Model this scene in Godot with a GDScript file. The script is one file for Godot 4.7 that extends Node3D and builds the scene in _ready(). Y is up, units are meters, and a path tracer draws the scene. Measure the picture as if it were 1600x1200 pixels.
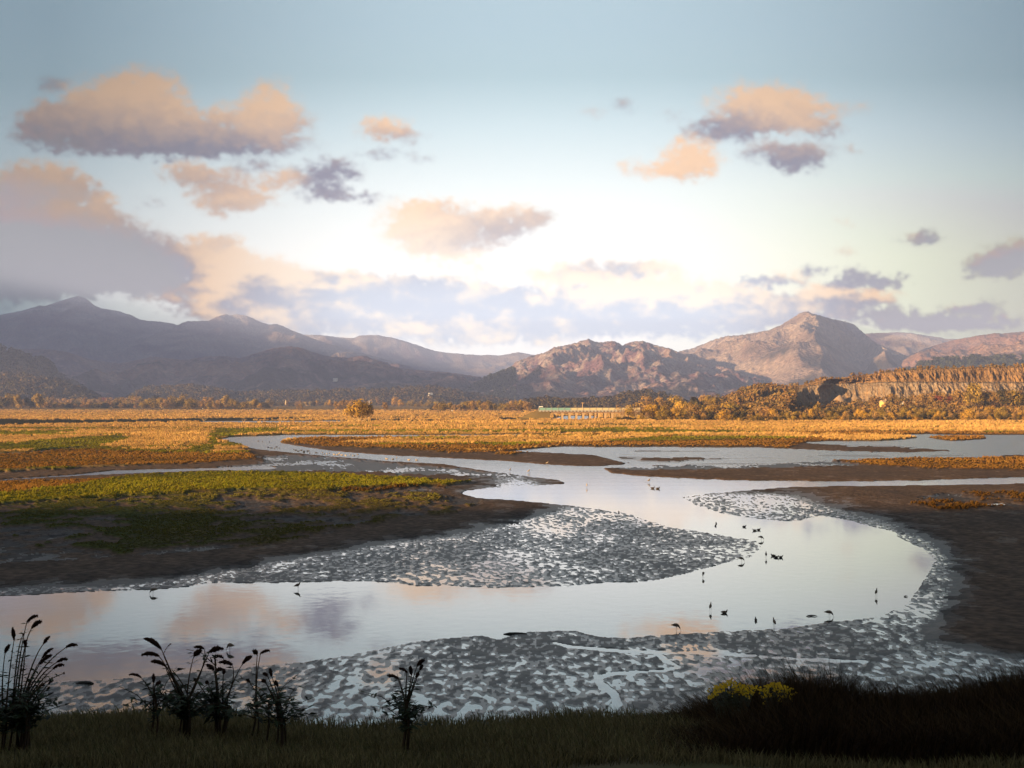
extends Node3D
# Tidal river bend with mudflats, a salt marsh, an autumn treeline and hazy mountains at sunset.

const FOCAL := 1900.0        # lens, in photo pixels of a 1600 wide frame
const HORIZON := 624.0       # photo row of the true horizon
const EYE := Vector3(0, 10, 0)
const SUN_SIDE := 58.0       # degrees to the left of straight behind
const SUN_UP := 9.0
const EXPOSURE := 5.6
const AIR := 0.00015          # haze per metre

var pitch := atan((HORIZON - 600.0) / FOCAL)
var used := {}
var rng := RandomNumberGenerator.new()
var fine := FastNoiseLite.new()
var broad := FastNoiseLite.new()
var ridged := FastNoiseLite.new()

# ---------------------------------------------------------------- small helpers
func ray(px: float, py: float) -> Vector3:
	var y := (600.0 - py) / FOCAL
	var c := cos(pitch)
	var s := sin(pitch)
	return Vector3((px - 800.0) / FOCAL, y * c + s, y * s - c)

func on_ground(px: float, py: float, h := 0.0) -> Vector3:
	var r := ray(px, py)
	return EYE + r * ((EYE.y - h) / maxf(-r.y, 1e-5))

func at(px: float, py: float, away: float) -> Vector3:
	var r := ray(px, py)
	return EYE + r * (away / -r.z)

func numbered(called: String) -> String:
	if not used.has(called):
		used[called] = 0
		return called
	used[called] += 1
	return "%s_%03d" % [called, used[called]]

func tag(o: Node3D, label: String, category := "", group := "", kind := "") -> Node3D:
	if label: o.set_meta("label", label)
	if category: o.set_meta("category", category)
	if group: o.set_meta("group", group)
	if kind: o.set_meta("kind", kind)
	return o

func thing(called: String, label: String, category: String, where := Vector3.ZERO, turn := 0.0, group := "") -> Node3D:
	var o := Node3D.new()
	o.name = numbered(called)
	add_child(o, true)
	o.position = where
	o.rotation.y = turn
	tag(o, label, category, group)
	return o

func copy(o: Node3D, called: String, label: String, group := "") -> Node3D:
	var c: Node3D = o.duplicate()
	c.name = numbered(called)
	add_child(c, true)
	c.set_meta("label", label)
	if group: c.set_meta("group", group)
	return c

func put(called: String, mesh: Mesh, material: Material, parent: Node3D = null) -> MeshInstance3D:
	var o := MeshInstance3D.new()
	o.name = called if parent else numbered(called)
	o.mesh = mesh
	if material: o.material_override = material
	if parent: parent.add_child(o, true)
	else: add_child(o, true)
	return o

func begin() -> SurfaceTool:
	var st := SurfaceTool.new()
	st.begin(Mesh.PRIMITIVE_TRIANGLES)
	return st

func done(st: SurfaceTool) -> ArrayMesh:
	st.generate_normals()
	return st.commit()

func tri(st: SurfaceTool, a: Vector3, b: Vector3, c: Vector3, col := Color.WHITE) -> void:
	st.set_color(col); st.add_vertex(a)
	st.set_color(col); st.add_vertex(b)
	st.set_color(col); st.add_vertex(c)

func quad(st: SurfaceTool, a: Vector3, b: Vector3, c: Vector3, d: Vector3, col := Color.WHITE) -> void:
	tri(st, a, b, c, col)
	tri(st, a, c, d, col)

func box(st: SurfaceTool, lo: Vector3, hi: Vector3, col := Color.WHITE, xf := Transform3D()) -> void:
	var p: Array[Vector3] = []
	for i in 8:
		p.append(xf * Vector3(hi.x if i & 1 else lo.x, hi.y if i & 2 else lo.y, hi.z if i & 4 else lo.z))
	st.set_smooth_group(-1)
	quad(st, p[4], p[6], p[7], p[5], col)
	quad(st, p[1], p[3], p[2], p[0], col)
	quad(st, p[5], p[7], p[3], p[1], col)
	quad(st, p[0], p[2], p[6], p[4], col)
	quad(st, p[6], p[2], p[3], p[7], col)
	quad(st, p[0], p[4], p[5], p[1], col)

func tube(st: SurfaceTool, pts: Array, radii: Array, sides := 6, col := Color.WHITE, squash := 1.0) -> void:
	st.set_smooth_group(0)
	var n := pts.size()
	var rings: Array = []
	for i in n:
		var t: Vector3 = (pts[mini(i + 1, n - 1)] - pts[maxi(i - 1, 0)]).normalized()
		var side := t.cross(Vector3.UP)
		if side.length() < 0.05: side = t.cross(Vector3.RIGHT)
		side = side.normalized()
		var up := side.cross(t).normalized()
		var ring: Array[Vector3] = []
		for k in sides:
			var a := TAU * k / sides
			ring.append(pts[i] + (side * cos(a) * squash + up * sin(a)) * radii[i])
		rings.append(ring)
	for i in n - 1:
		for k in sides:
			var k2 := (k + 1) % sides
			quad(st, rings[i][k], rings[i][k2], rings[i + 1][k2], rings[i + 1][k], col)
	for k in sides:
		tri(st, pts[0], rings[0][(k + 1) % sides], rings[0][k], col)
		tri(st, pts[n - 1], rings[n - 1][k], rings[n - 1][(k + 1) % sides], col)

func mat(col: Color, rough := 0.9, vertex := true, spec := 0.5) -> StandardMaterial3D:
	var m := StandardMaterial3D.new()
	m.albedo_color = col
	m.roughness = rough
	m.metallic_specular = spec
	m.vertex_color_use_as_albedo = vertex
	m.cull_mode = BaseMaterial3D.CULL_DISABLED
	return m

func lin(r: float, g: float, b: float) -> Color:
	return Color(r, g, b).linear_to_srgb()

func noise_texture(freq: float, seed_: int, octaves := 4, lo := 0.6, hi := 1.0, normal := false, strength := 4.0, size := 512) -> NoiseTexture2D:
	var n := FastNoiseLite.new()
	n.seed = seed_
	n.noise_type = FastNoiseLite.TYPE_SIMPLEX_SMOOTH
	n.frequency = freq
	n.fractal_octaves = octaves
	var t := NoiseTexture2D.new()
	t.width = size
	t.height = size
	t.seamless = true
	t.noise = n
	if normal:
		t.as_normal_map = true
		t.bump_strength = strength
	else:
		var g := Gradient.new()
		g.set_color(0, Color(lo, lo, lo))
		g.set_color(1, Color(hi, hi, hi))
		t.color_ramp = g
	return t

func sm(a: float, b: float, x: float) -> float:
	var t := clampf((x - a) / (b - a), 0.0, 1.0)
	return t * t * (3.0 - 2.0 * t)

func line(pts: Array, x: float) -> float:      # value of a polyline of x, y pairs at x
	if x <= pts[0]: return pts[1]
	var n := pts.size()
	for i in range(2, n, 2):
		if x <= pts[i]:
			var k: float = (x - pts[i - 2]) / maxf(pts[i] - pts[i - 2], 1e-6)
			return lerpf(pts[i - 1], pts[i + 1], k)
	return pts[n - 1]

func sheet(pos: PackedVector3Array, col: PackedColorArray, nc: int, nr: int, pick := PackedByteArray(), want := -1, nrm := PackedVector3Array()) -> ArrayMesh:
	# a grid of points as one smooth mesh; with pick, only the cells whose first corner carries want
	if nrm.is_empty(): nrm = grid_normals(pos, nc, nr)
	var index := PackedInt32Array()
	for r in nr - 1:
		for c in nc - 1:
			var a := r * nc + c
			if want >= 0 and pick[a] != want: continue
			index.append_array([a, a + nc, a + 1, a + 1, a + nc, a + nc + 1])
	var p2 := pos
	var n2 := nrm
	var c2 := col
	if want >= 0:
		var where := PackedInt32Array()
		where.resize(pos.size())
		where.fill(-1)
		p2 = PackedVector3Array()
		n2 = PackedVector3Array()
		c2 = PackedColorArray()
		for i in index.size():
			var v := index[i]
			if where[v] < 0:
				where[v] = p2.size()
				p2.append(pos[v])
				n2.append(nrm[v])
				c2.append(col[v])
			index[i] = where[v]
	var arrays := []
	arrays.resize(Mesh.ARRAY_MAX)
	arrays[Mesh.ARRAY_VERTEX] = p2
	arrays[Mesh.ARRAY_NORMAL] = n2
	arrays[Mesh.ARRAY_COLOR] = c2
	arrays[Mesh.ARRAY_INDEX] = index
	var m := ArrayMesh.new()
	m.add_surface_from_arrays(Mesh.PRIMITIVE_TRIANGLES, arrays, [], {}, 0)
	return m

func grid_normals(pos: PackedVector3Array, nc: int, nr: int) -> PackedVector3Array:
	var nrm := PackedVector3Array()
	nrm.resize(pos.size())
	for r in nr:
		var r0 := maxi(r - 1, 0) * nc
		var r1 := mini(r + 1, nr - 1) * nc
		for c in nc:
			var dx := pos[r * nc + mini(c + 1, nc - 1)] - pos[r * nc + maxi(c - 1, 0)]
			var dz := pos[r1 + c] - pos[r0 + c]
			var n := dx.cross(dz).normalized()
			nrm[r * nc + c] = n if n.y >= 0 or absf(n.z) > 0.2 else -n
	return nrm

# ---------------------------------------------------------------- sky
const CLOUDS := [
	# centre x, y, radius x, y, weight, lit share, tilt of the lighting
	[180, 165, 75, 40, 1.0, 0.75, 0.5], [225, 150, 55, 40, 1.0, 0.95, 0.5], [120, 195, 80, 32, 0.9, 0.3, 0.4], [300, 200, 110, 32, 1.0, 0.5, 0.6], [420, 175, 38, 45, 1.0, 0.9, 0.3], [200, 222, 130, 20, 0.8, 0.1, 0.3], [340, 228, 120, 18, 0.8, 0.12, 0.3], [465, 195, 35, 22, 0.5, 0.5, 0.2], [70, 190, 35, 25, 0.7, 0.35, 0.3], [80, 130, 22, 12, 0.4, 0.1, 0.1],
	[60, 280, 60, 25, 1.0, 0.65, 0.5], [110, 295, 45, 18, 0.8, 0.5, 0.5], [30, 300, 40, 22, 0.9, 0.4, 0.4],
	[70, 350, 90, 42, 1.1, 0.4, 0.7], [130, 375, 80, 40, 1.1, 0.15, 0.6], [200, 405, 90, 38, 1.2, 0.08, 0.4], [90, 420, 130, 36, 1.2, 0.1, 0.3], [260, 420, 55, 26, 0.9, 0.1, 0.3], [160, 320, 22, 16, 0.7, 0.8, 0.3], [10, 400, 90, 60, 1.0, 0.2, 0.3],
	[330, 400, 50, 26, 1.0, 0.95, 0.5], [380, 430, 70, 30, 1.0, 0.85, 0.5], [350, 460, 110, 30, 0.9, 0.55, 0.4], [460, 450, 90, 26, 0.9, 0.5, 0.5], [560, 460, 120, 28, 1.0, 0.2, 0.4], [680, 465, 110, 26, 1.0, 0.15, 0.4], [790, 470, 90, 18, 0.8, 0.2, 0.4], [620, 495, 200, 22, 0.7, 0.45, 0.3], [450, 490, 120, 24, 0.6, 0.5, 0.3], [340, 380, 30, 12, 0.5, 0.15, 0.2],
	[290, 268, 36, 16, 0.8, 0.65, 0.3], [340, 285, 50, 18, 0.7, 0.45, 0.2], [370, 308, 60, 18, 0.85, 0.7, 0.3], [350, 322, 36, 14, 0.6, 0.7, 0.2], [440, 282, 32, 14, 0.7, 0.65, 0.2], [405, 260, 40, 10, 0.5, 0.15, 0.1], [515, 270, 42, 20, 0.9, 0.05, 0.1], [505, 300, 40, 14, 0.7, 0.05, 0.1], [570, 308, 32, 8, 0.5, 0.05, 0.1], [235, 318, 22, 7, 0.35, 0.15, 0.1],
	[600, 200, 34, 17, 0.95, 0.75, 0.4], [640, 215, 26, 12, 0.4, 0.3, 0.2], [600, 240, 40, 9, 0.4, 0.1, 0.1], [665, 250, 18, 7, 0.3, 0.1, 0.1],
	[650, 350, 55, 34, 0.9, 0.95, 0.3], [690, 325, 40, 16, 0.7, 0.7, 0.3], [720, 370, 60, 24, 0.8, 0.5, 0.3], [790, 345, 55, 24, 0.85, 0.5, 0.5], [840, 335, 26, 12, 0.4, 0.4, 0.2], [660, 385, 40, 18, 0.5, 0.95, 0.2], [720, 410, 50, 18, 0.45, 0.95, 0.1],
	[1190, 158, 70, 26, 1.0, 0.85, 0.4], [1240, 180, 55, 26, 0.9, 0.8, 0.4], [1130, 200, 55, 20, 0.8, 0.15, 0.2], [1175, 195, 50, 14, 0.7, 0.35, 0.2], [1080, 248, 42, 28, 0.95, 0.95, 0.3], [1050, 265, 42, 14, 0.6, 0.95, 0.2], [990, 262, 26, 15, 0.4, 0.85, 0.2], [1230, 240, 60, 18, 0.9, 0.15, 0.3], [1245, 258, 36, 14, 0.6, 0.12, 0.2], [1292, 205, 22, 14, 0.6, 0.3, 0.2], [1330, 232, 14, 8, 0.4, 0.5, 0.2], [1325, 170, 34, 12, 0.35, 0.75, 0.2], [975, 165, 26, 12, 0.35, 0.15, 0.1], [925, 175, 22, 9, 0.3, 0.5, 0.1], [1050, 178, 20, 8, 0.3, 0.3, 0.1],
	[950, 420, 55, 14, 0.6, 0.35, 0.3], [1020, 415, 40, 12, 0.55, 0.6, 0.3], [870, 430, 50, 18, 0.55, 0.7, 0.2], [1010, 455, 100, 26, 0.95, 0.75, 0.5], [1100, 470, 80, 24, 1.0, 0.65, 0.6], [930, 470, 80, 26, 0.85, 0.45, 0.4], [1170, 480, 60, 24, 0.9, 0.2, 0.3], [840, 485, 120, 24, 0.7, 0.3, 0.3], [1000, 500, 160, 22, 0.75, 0.15, 0.2], [1100, 510, 140, 16, 0.6, 0.15, 0.2], [780, 510, 120, 22, 0.6, 0.6, 0.2], [700, 525, 240, 20, 0.5, 0.4, 0.2],
	[1180, 440, 34, 8, 0.5, 0.1, 0.2], [1230, 436, 36, 11, 0.7, 0.5, 0.4], [1275, 422, 20, 9, 0.5, 0.1, 0.2], [1330, 430, 18, 16, 0.6, 0.1, 0.2], [1310, 447, 24, 9, 0.5, 0.15, 0.2], [1380, 440, 34, 11, 0.95, 0.03, 0.2], [1340, 465, 56, 14, 0.95, 0.5, 0.7], [1280, 460, 30, 12, 0.7, 0.7, 0.3], [1250, 480, 70, 18, 0.8, 0.5, 0.3], [1330, 492, 60, 14, 0.6, 0.2, 0.2], [1400, 498, 40, 16, 0.75, 0.05, 0.2], [1460, 505, 60, 14, 0.75, 0.08, 0.2], [1530, 505, 60, 12, 0.7, 0.2, 0.5], [1500, 482, 32, 8, 0.65, 0.3, 0.3], [1545, 415, 36, 18, 0.9, 0.25, 0.4], [1600, 400, 50, 26, 0.9, 0.2, 0.4], [1430, 375, 34, 8, 0.6, 0.2, 0.3], [1447, 366, 13, 13, 0.6, 0.1, 0.2], [1320, 348, 14, 6, 0.4, 0.7, 0.2], [1320, 393, 16, 9, 0.4, 0.6, 0.2], [1545, 480, 26, 14, 0.5, 0.15, 0.2],
]

func sky_color(px: float, py: float, detail: bool) -> Color:
	# the air, then the clouds, in the colours that the eye sees
	var pale: Array = [40, 188, 120, 190, 200, 213, 300, 239, 400, 255, 500, 250, 624, 240]
	var g: Array = [40, 213, 120, 215, 200, 231, 300, 246, 400, 253, 500, 247, 624, 240]
	var b: Array = [40, 225, 120, 224, 200, 237, 300, 246, 400, 249, 500, 243, 624, 242]
	var c := Color(line(pale, py) / 255.0, line(g, py) / 255.0, line(b, py) / 255.0).srgb_to_linear()
	var ux := (px - 850.0) / (800.0 if px > 850.0 else 760.0)
	var uy := minf(maxf(py, 115.0) - 430.0, 0.0) / 620.0
	var v := 1.0 / (1.0 + 1.35 * pow(ux * ux + uy * uy, 1.5))
	v = maxf(v, 0.34)
	c = Color(c.r * v, c.g * lerpf(1.0, v, 0.9), c.b * lerpf(1.0, v, 0.84))
	var warm := sm(900.0, 1550.0, px) * sm(180.0, 420.0, py)
	c = Color(c.r * (1.0 - 0.1 * warm), c.g * (1.0 - 0.06 * warm), c.b * (1.0 - 0.27 * warm))
	if not detail: return c
	var wx := px + 16.0 * fine.get_noise_2d(px * 1.6, py * 2.4) + 7.0 * fine.get_noise_2d(px * 5.0 + 900.0, py * 7.0)
	var wy := py + 9.0 * fine.get_noise_2d(px * 1.7 + 500.0, py * 2.4) + 4.0 * fine.get_noise_2d(px * 5.0, py * 7.0 + 700.0)
	var total := 0.0
	var lit := 0.0
	for e in CLOUDS:
		var dy: float = (wy - e[1]) / e[3]
		if absf(dy) > 1.74: continue
		var dx: float = (wx - e[0]) / e[2]
		if absf(dx) > 1.74: continue
		var q := 1.0 - (dx * dx + dy * dy) / 3.0
		if q <= 0.0: continue
		q = q * q * float(e[4])
		total += q
		lit += q * (float(e[5]) - float(e[6]) * dy * 0.7)
	if total < 0.02: return c
	lit = lit / total
	var n := broad.get_noise_2d(px * 2.2, py * 3.6) * 0.6 + fine.get_noise_2d(px * 3.4, py * 5.2) * 0.5
	n += 0.35 * fine.get_noise_2d(px * 9.0, py * 13.0)
	var puff := 1.1 * fine.get_noise_2d(px * 0.55 + 40.0, py * 1.3) + 0.35 * fine.get_noise_2d(px * 2.0, py * 3.8 + 90.0)
	var alpha := sm(0.05, lerpf(0.8, 0.6, sm(370.0, 440.0, py)), total * (1.0 + 0.85 * n) + 0.12 * n - 0.4 * maxf(0.0, -puff) * sm(400.0, 450.0, py))
	lit = clampf(lit * 1.15 - 0.08 + 0.26 * n + 0.5 * puff * sm(380.0, 440.0, py) * (1.0 - sm(500.0, 680.0, absf(px - 830.0))), 0.0, 1.0)
	lit = lerpf(lit, sm(0.15, 0.85, lit), sm(370.0, 430.0, py))
	lit *= 1.0 - 0.8 * sm(330.0, 400.0, py) * sm(560.0, 640.0, 830.0 - px)
	var near := sm(330.0, 470.0, py) * (1.0 - sm(250.0, 620.0, absf(px - 830.0)))
	var shade := Color(0.52, 0.525, 0.61).lerp(Color(0.77, 0.81, 0.875), near).srgb_to_linear()
	var peach := Color(0.975, 0.81, 0.66).lerp(Color(1.0, 0.945, 0.885), maxf(near, 0.75 * sm(270.0, 400.0, py) * (1.0 - sm(350.0, 600.0, absf(px - 830.0))))).srgb_to_linear()
	var cc := shade.lerp(peach, lit)
	var vv := lerpf(1.0, v, 0.92)
	cc = Color(cc.r * vv, cc.g * vv, cc.b * vv)
	return c.lerp(cc, alpha * 0.94)

func beyond_air(c: Color, up: float) -> Color:
	# the sky as it is outside the haze layer, which fades and veils it on the way to the eye
	var t := exp(-AIR * minf(650.0 / maxf(sin(maxf(up, 0.0)), 0.01), 9500.0))
	var veil := 1.0 - t
	return Color(maxf(0.02, c.r - veil * 0.31) / t, maxf(0.02, c.g - veil * 0.31) / t, maxf(0.02, c.b - veil * 0.37) / t)

func make_sky(gain: float) -> ImageTexture:
	var w := 512
	var h := 256
	var low := Image.create(w, h, false, Image.FORMAT_RGBF)
	for j in h:
		var up := PI * (0.5 - (j + 0.5) / h)
		for i in w:
			var round_ := wrapf(TAU * (i + 0.5) / w, -PI, PI)      # column 0 looks down -Z
			var px := 800.0 + 1900.0 * clampf(round_, -1.2, 1.2)
			var py := HORIZON - 1900.0 * maxf(up, 0.0)
			var c := sky_color(px, maxf(py, 40.0), false)
			var high := clampf((40.0 - py) / 2000.0, 0.0, 1.0)
			c = c.lerp(Color(0.17, 0.25, 0.33), high)
			# scattered cloud over the rest of the sky, thinning overhead
			var d := Vector3(cos(up) * sin(round_), sin(up), -cos(up) * cos(round_))
			var n := broad.get_noise_3d(d.x * 260.0, d.y * 520.0, d.z * 260.0) + 0.5 * fine.get_noise_3d(d.x * 150.0, d.y * 300.0, d.z * 150.0)
			var away := maxf(sm(0.42, 0.6, absf(round_)), sm(0.36, 0.5, up))
			c = c.lerp(Color(0.42, 0.36, 0.36), sm(0.1, 0.55, n) * 0.75 * away)
			var sun := deg_to_rad(-180.0 + SUN_SIDE)
			var glow := exp(-pow(absf(wrapf(round_ - sun, -PI, PI)) / 0.9, 2.0)) * exp(-maxf(up, 0.0) * 2.6)
			c = c.lerp(Color(0.95, 0.78, 0.56), glow * 0.8)
			c = beyond_air(c, up)
			if up < 0.0: c = Color(0.16, 0.14, 0.12)
			low.set_pixel(i, j, Color(c.r * gain, c.g * gain, c.b * gain))
	low.resize(4096, 2048, Image.INTERPOLATE_CUBIC)
	var step := PI / 2048.0
	var rows := int(0.40 / step)
	for j in range(1024 - rows, 1027):
		var up := PI * 0.5 - (j + 0.5) * step
		var fy := 1.0 - sm(0.34, 0.395, up)
		for k in range(-400, 400):
			var i := (k + 4096) % 4096
			var round_ := (k + 0.5) * step
			var fade := fy * (1.0 - sm(0.5, 0.6, absf(round_)))
			if fade <= 0.0: continue
			var d := Vector3(tan(round_), tan(maxf(up, 0.0)) / cos(round_), -1.0)
			# into the lens' own plane
			var c0 := cos(pitch)
			var s0 := sin(pitch)
			var yy := d.y * c0 + d.z * s0
			var zz := -d.y * s0 + d.z * c0
			var px := 800.0 + FOCAL * d.x / -zz
			var py := 600.0 - FOCAL * yy / -zz
			var c := beyond_air(sky_color(px, py, true), up)
			var old := low.get_pixel(i, j)
			low.set_pixel(i, j, old.lerp(Color(c.r * gain, c.g * gain, c.b * gain), fade))
	return ImageTexture.create_from_image(low)

# ---------------------------------------------------------------- the flat ground: river, mud, marsh
const GX0 := -170.0
const GDX := 2.4
const GC := 809
var rows_y := PackedFloat32Array()
var gr := 0
var zone := PackedByteArray()
var gpos := PackedVector3Array()
enum {MUD, WATER, GOLD, RUST, TURF, DARK, PATCHY, SHEEN, RUSTPATCH, FLATS}

func fill(poly: Array, into: PackedByteArray, value: int) -> void:
	var n := poly.size() / 2
	var lo := 1e9
	var hi := -1e9
	for i in n:
		lo = minf(lo, poly[i * 2 + 1])
		hi = maxf(hi, poly[i * 2 + 1])
	for r in gr:
		var y := rows_y[r]
		if y < lo or y > hi: continue
		var xs: Array[float] = []
		for i in n:
			var j := (i + 1) % n
			var y0: float = poly[i * 2 + 1]
			var y1: float = poly[j * 2 + 1]
			if (y0 <= y) != (y1 <= y):
				var x0: float = poly[i * 2]
				var x1: float = poly[j * 2]
				xs.append(x0 + (x1 - x0) * (y - y0) / (y1 - y0))
		xs.sort()
		for k in range(0, xs.size() - 1, 2):
			var c0 := clampi(ceili((xs[k] - GX0) / GDX), 0, GC)
			var c1 := clampi(floori((xs[k + 1] - GX0) / GDX), -1, GC - 1)
			for c in range(c0, c1 + 1):
				into[r * GC + c] = value

func blur(a: PackedFloat32Array, rx: int, ry: int) -> PackedFloat32Array:
	var out := PackedFloat32Array()
	out.resize(a.size())
	for r in gr:
		var o := r * GC
		var s := 0.0
		for c in range(-rx, rx + 1): s += a[o + clampi(c, 0, GC - 1)]
		for c in GC:
			out[o + c] = s
			s += a[o + mini(c + rx + 1, GC - 1)] - a[o + maxi(c - rx, 0)]
	var k := 1.0 / ((2 * rx + 1) * (2 * ry + 1))
	var res := PackedFloat32Array()
	res.resize(a.size())
	for c in GC:
		var s := 0.0
		for r in range(-ry, ry + 1): s += out[clampi(r, 0, gr - 1) * GC + c]
		for r in gr:
			res[r * GC + c] = s * k
			s += out[mini(r + ry + 1, gr - 1) * GC + c] - out[maxi(r - ry, 0) * GC + c]
	return res

func ribbon(pts: Array, half: Array) -> Array:      # a polygon round a line of x, y pairs with half heights
	var top := []
	var low := []
	var n := pts.size() / 2
	for i in n:
		var a := Vector2(pts[maxi(i - 1, 0) * 2], pts[maxi(i - 1, 0) * 2 + 1])
		var b := Vector2(pts[mini(i + 1, n - 1) * 2], pts[mini(i + 1, n - 1) * 2 + 1])
		var t := (b - a).normalized()
		var s := Vector2(-t.y * 2.2, t.x) * float(half[i])
		top.append_array([pts[i * 2] + s.x, pts[i * 2 + 1] + s.y])
		low.push_front(pts[i * 2 + 1] - s.y)
		low.push_front(pts[i * 2] - s.x)
	return top + low

func lay_zones() -> void:
	zone.resize(GC * gr)
	zone.fill(MUD)
	# the far marsh, straw-gold in the last sun
	fill([-200, 600, 1800, 600, 1800, 679, 1565, 679, 1445, 678, 1390, 679.5, 1435, 684, 1407, 687, 1370, 689, 1295, 689, 1257, 690, 1232, 699, 1180, 698, 1030, 697, 955, 698, 880, 697, 780, 704, 700, 703, 640, 701, 560, 699, 500, 697, 437, 692, 400, 684, 340, 686, 375, 695, 395, 706, 398, 716, 300, 723, 200, 727, 120, 731, 30, 735, -200, 742], zone, GOLD)
	fill([-200, 672, 430, 668, 430, 677, 345, 683, 335, 705, 250, 708, 130, 703, 30, 704, -200, 706], zone, TURF)
	fill([-200, 664, 30, 664, 300, 660, 470, 662, 470, 668, 330, 671, 270, 678, 180, 680, 90, 685, 30, 692, -200, 697], zone, GOLD)
	fill([190, 675, 250, 669, 300, 664, 330, 672, 325, 695, 280, 703, 230, 702, 190, 700, 160, 697, 200, 686], zone, GOLD)
	fill([-200, 678, 30, 674, 130, 671, 100, 677, 30, 681, -200, 688], zone, TURF)
	fill([-200, 712, 30, 706, 130, 701, 260, 707, 330, 709, 395, 708, 398, 717, 300, 724, 150, 727, 30, 732, -200, 736], zone, RUST)
	fill([400, 672, 600, 672.5, 780, 672, 950, 670, 1100, 672, 1250, 676, 1100, 679, 900, 676, 780, 676, 430, 677], zone, TURF)
	fill([800, 662, 1000, 664, 1170, 663, 1000, 666, 850, 665], zone, TURF)
	fill([1180, 676, 1350, 673, 1565, 676, 1800, 675, 1800, 679, 1565, 679, 1390, 679, 1300, 679], zone, RUST)
	# the marsh island between the thin stream and the river
	fill([437, 692, 475, 685, 650, 683, 800, 681, 900, 678, 1000, 680, 1257, 683, 1320, 689, 1257, 691, 1232, 700, 1180, 698, 1030, 697, 955, 698, 880, 697, 780, 703, 640, 701, 560, 699, 500, 697], zone, RUST)
	fill([540, 690, 640, 684, 800, 681.5, 900, 679, 1030, 682, 1020, 687, 950, 689.5, 850, 692, 780, 695.5, 700, 694, 600, 696], zone, GOLD)
	fill([700, 694, 760, 691, 850, 692, 880, 690, 870, 693, 800, 696], zone, TURF)
	fill([930, 688, 1030, 682.5, 1170, 681, 1300, 682.5, 1250, 685, 1100, 687, 1000, 690], zone, TURF)
	fill([1050, 677, 1250, 678, 1390, 680, 1300, 684, 1170, 681.5], zone, GOLD)
	fill([560, 698, 640, 700, 760, 704, 800, 706.5, 720, 707, 650, 703.5], zone, RUST)
	fill([780, 703, 790, 702, 826, 702, 860, 708, 820, 712, 780, 710], zone, RUST)
	# dark creek banks
	fill([-200, 654, 30, 655, 150, 656, 300, 654, 400, 653, 480, 652.5, 480, 655.5, 400, 657, 300, 659.5, 150, 661.5, 30, 664, -200, 666], zone, DARK)
	fill([580, 654.5, 640, 656, 700, 656.5, 640, 658.3, 560, 658.5], zone, DARK)
	fill([780, 653, 850, 652, 868, 654, 850, 655.5, 780, 656.3], zone, DARK)
	fill([600, 652, 800, 652.6, 800, 653.6, 600, 653.2], zone, DARK)
	# right-hand saltmarsh tongues
	fill([1302, 720, 1400, 715.5, 1565, 714.5, 1800, 714, 1800, 736, 1565, 734, 1450, 731, 1370, 727], zone, RUST)
	# the green bank on the near left and the patchy turf before it
	fill([-200, 785, 30, 765, 150, 752, 300, 750, 520, 760, 660, 766, 750, 786, 720, 800, 640, 810, 560, 822, 450, 846, 300, 862, 150, 872, -200, 892], zone, PATCHY)
	fill([-200, 770, 30, 762, 150, 748, 230, 741.5, 330, 737.5, 430, 737.5, 520, 740.5, 600, 744, 660, 748, 742, 753, 700, 757.5, 600, 761, 520, 765, 400, 763, 300, 768, 150, 776, -200, 800], zone, TURF)
	fill([-200, 766, 30, 752, 150, 748, 185, 744.5, 120, 757, 30, 768, -200, 780], zone, RUST)
	fill([520, 763, 600, 759, 690, 757, 700, 762, 660, 767, 560, 768], zone, RUSTPATCH)
	fill([1420, 779, 1480, 770, 1565, 768, 1800, 766, 1800, 792, 1565, 792, 1480, 797, 1450, 792], zone, RUSTPATCH)
	# wet sheen on the far mud
	fill([300, 733, 420, 725, 400, 714, 450, 711, 560, 719, 640, 726, 750, 737, 830, 746, 800, 746, 700, 743, 600, 738, 500, 734.5, 420, 736.5, 330, 735.5], zone, SHEEN)
	fill([920, 731, 1005, 729, 1180, 726, 1302, 720, 1340, 726, 1200, 731, 1000, 734], zone, SHEEN)
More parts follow.
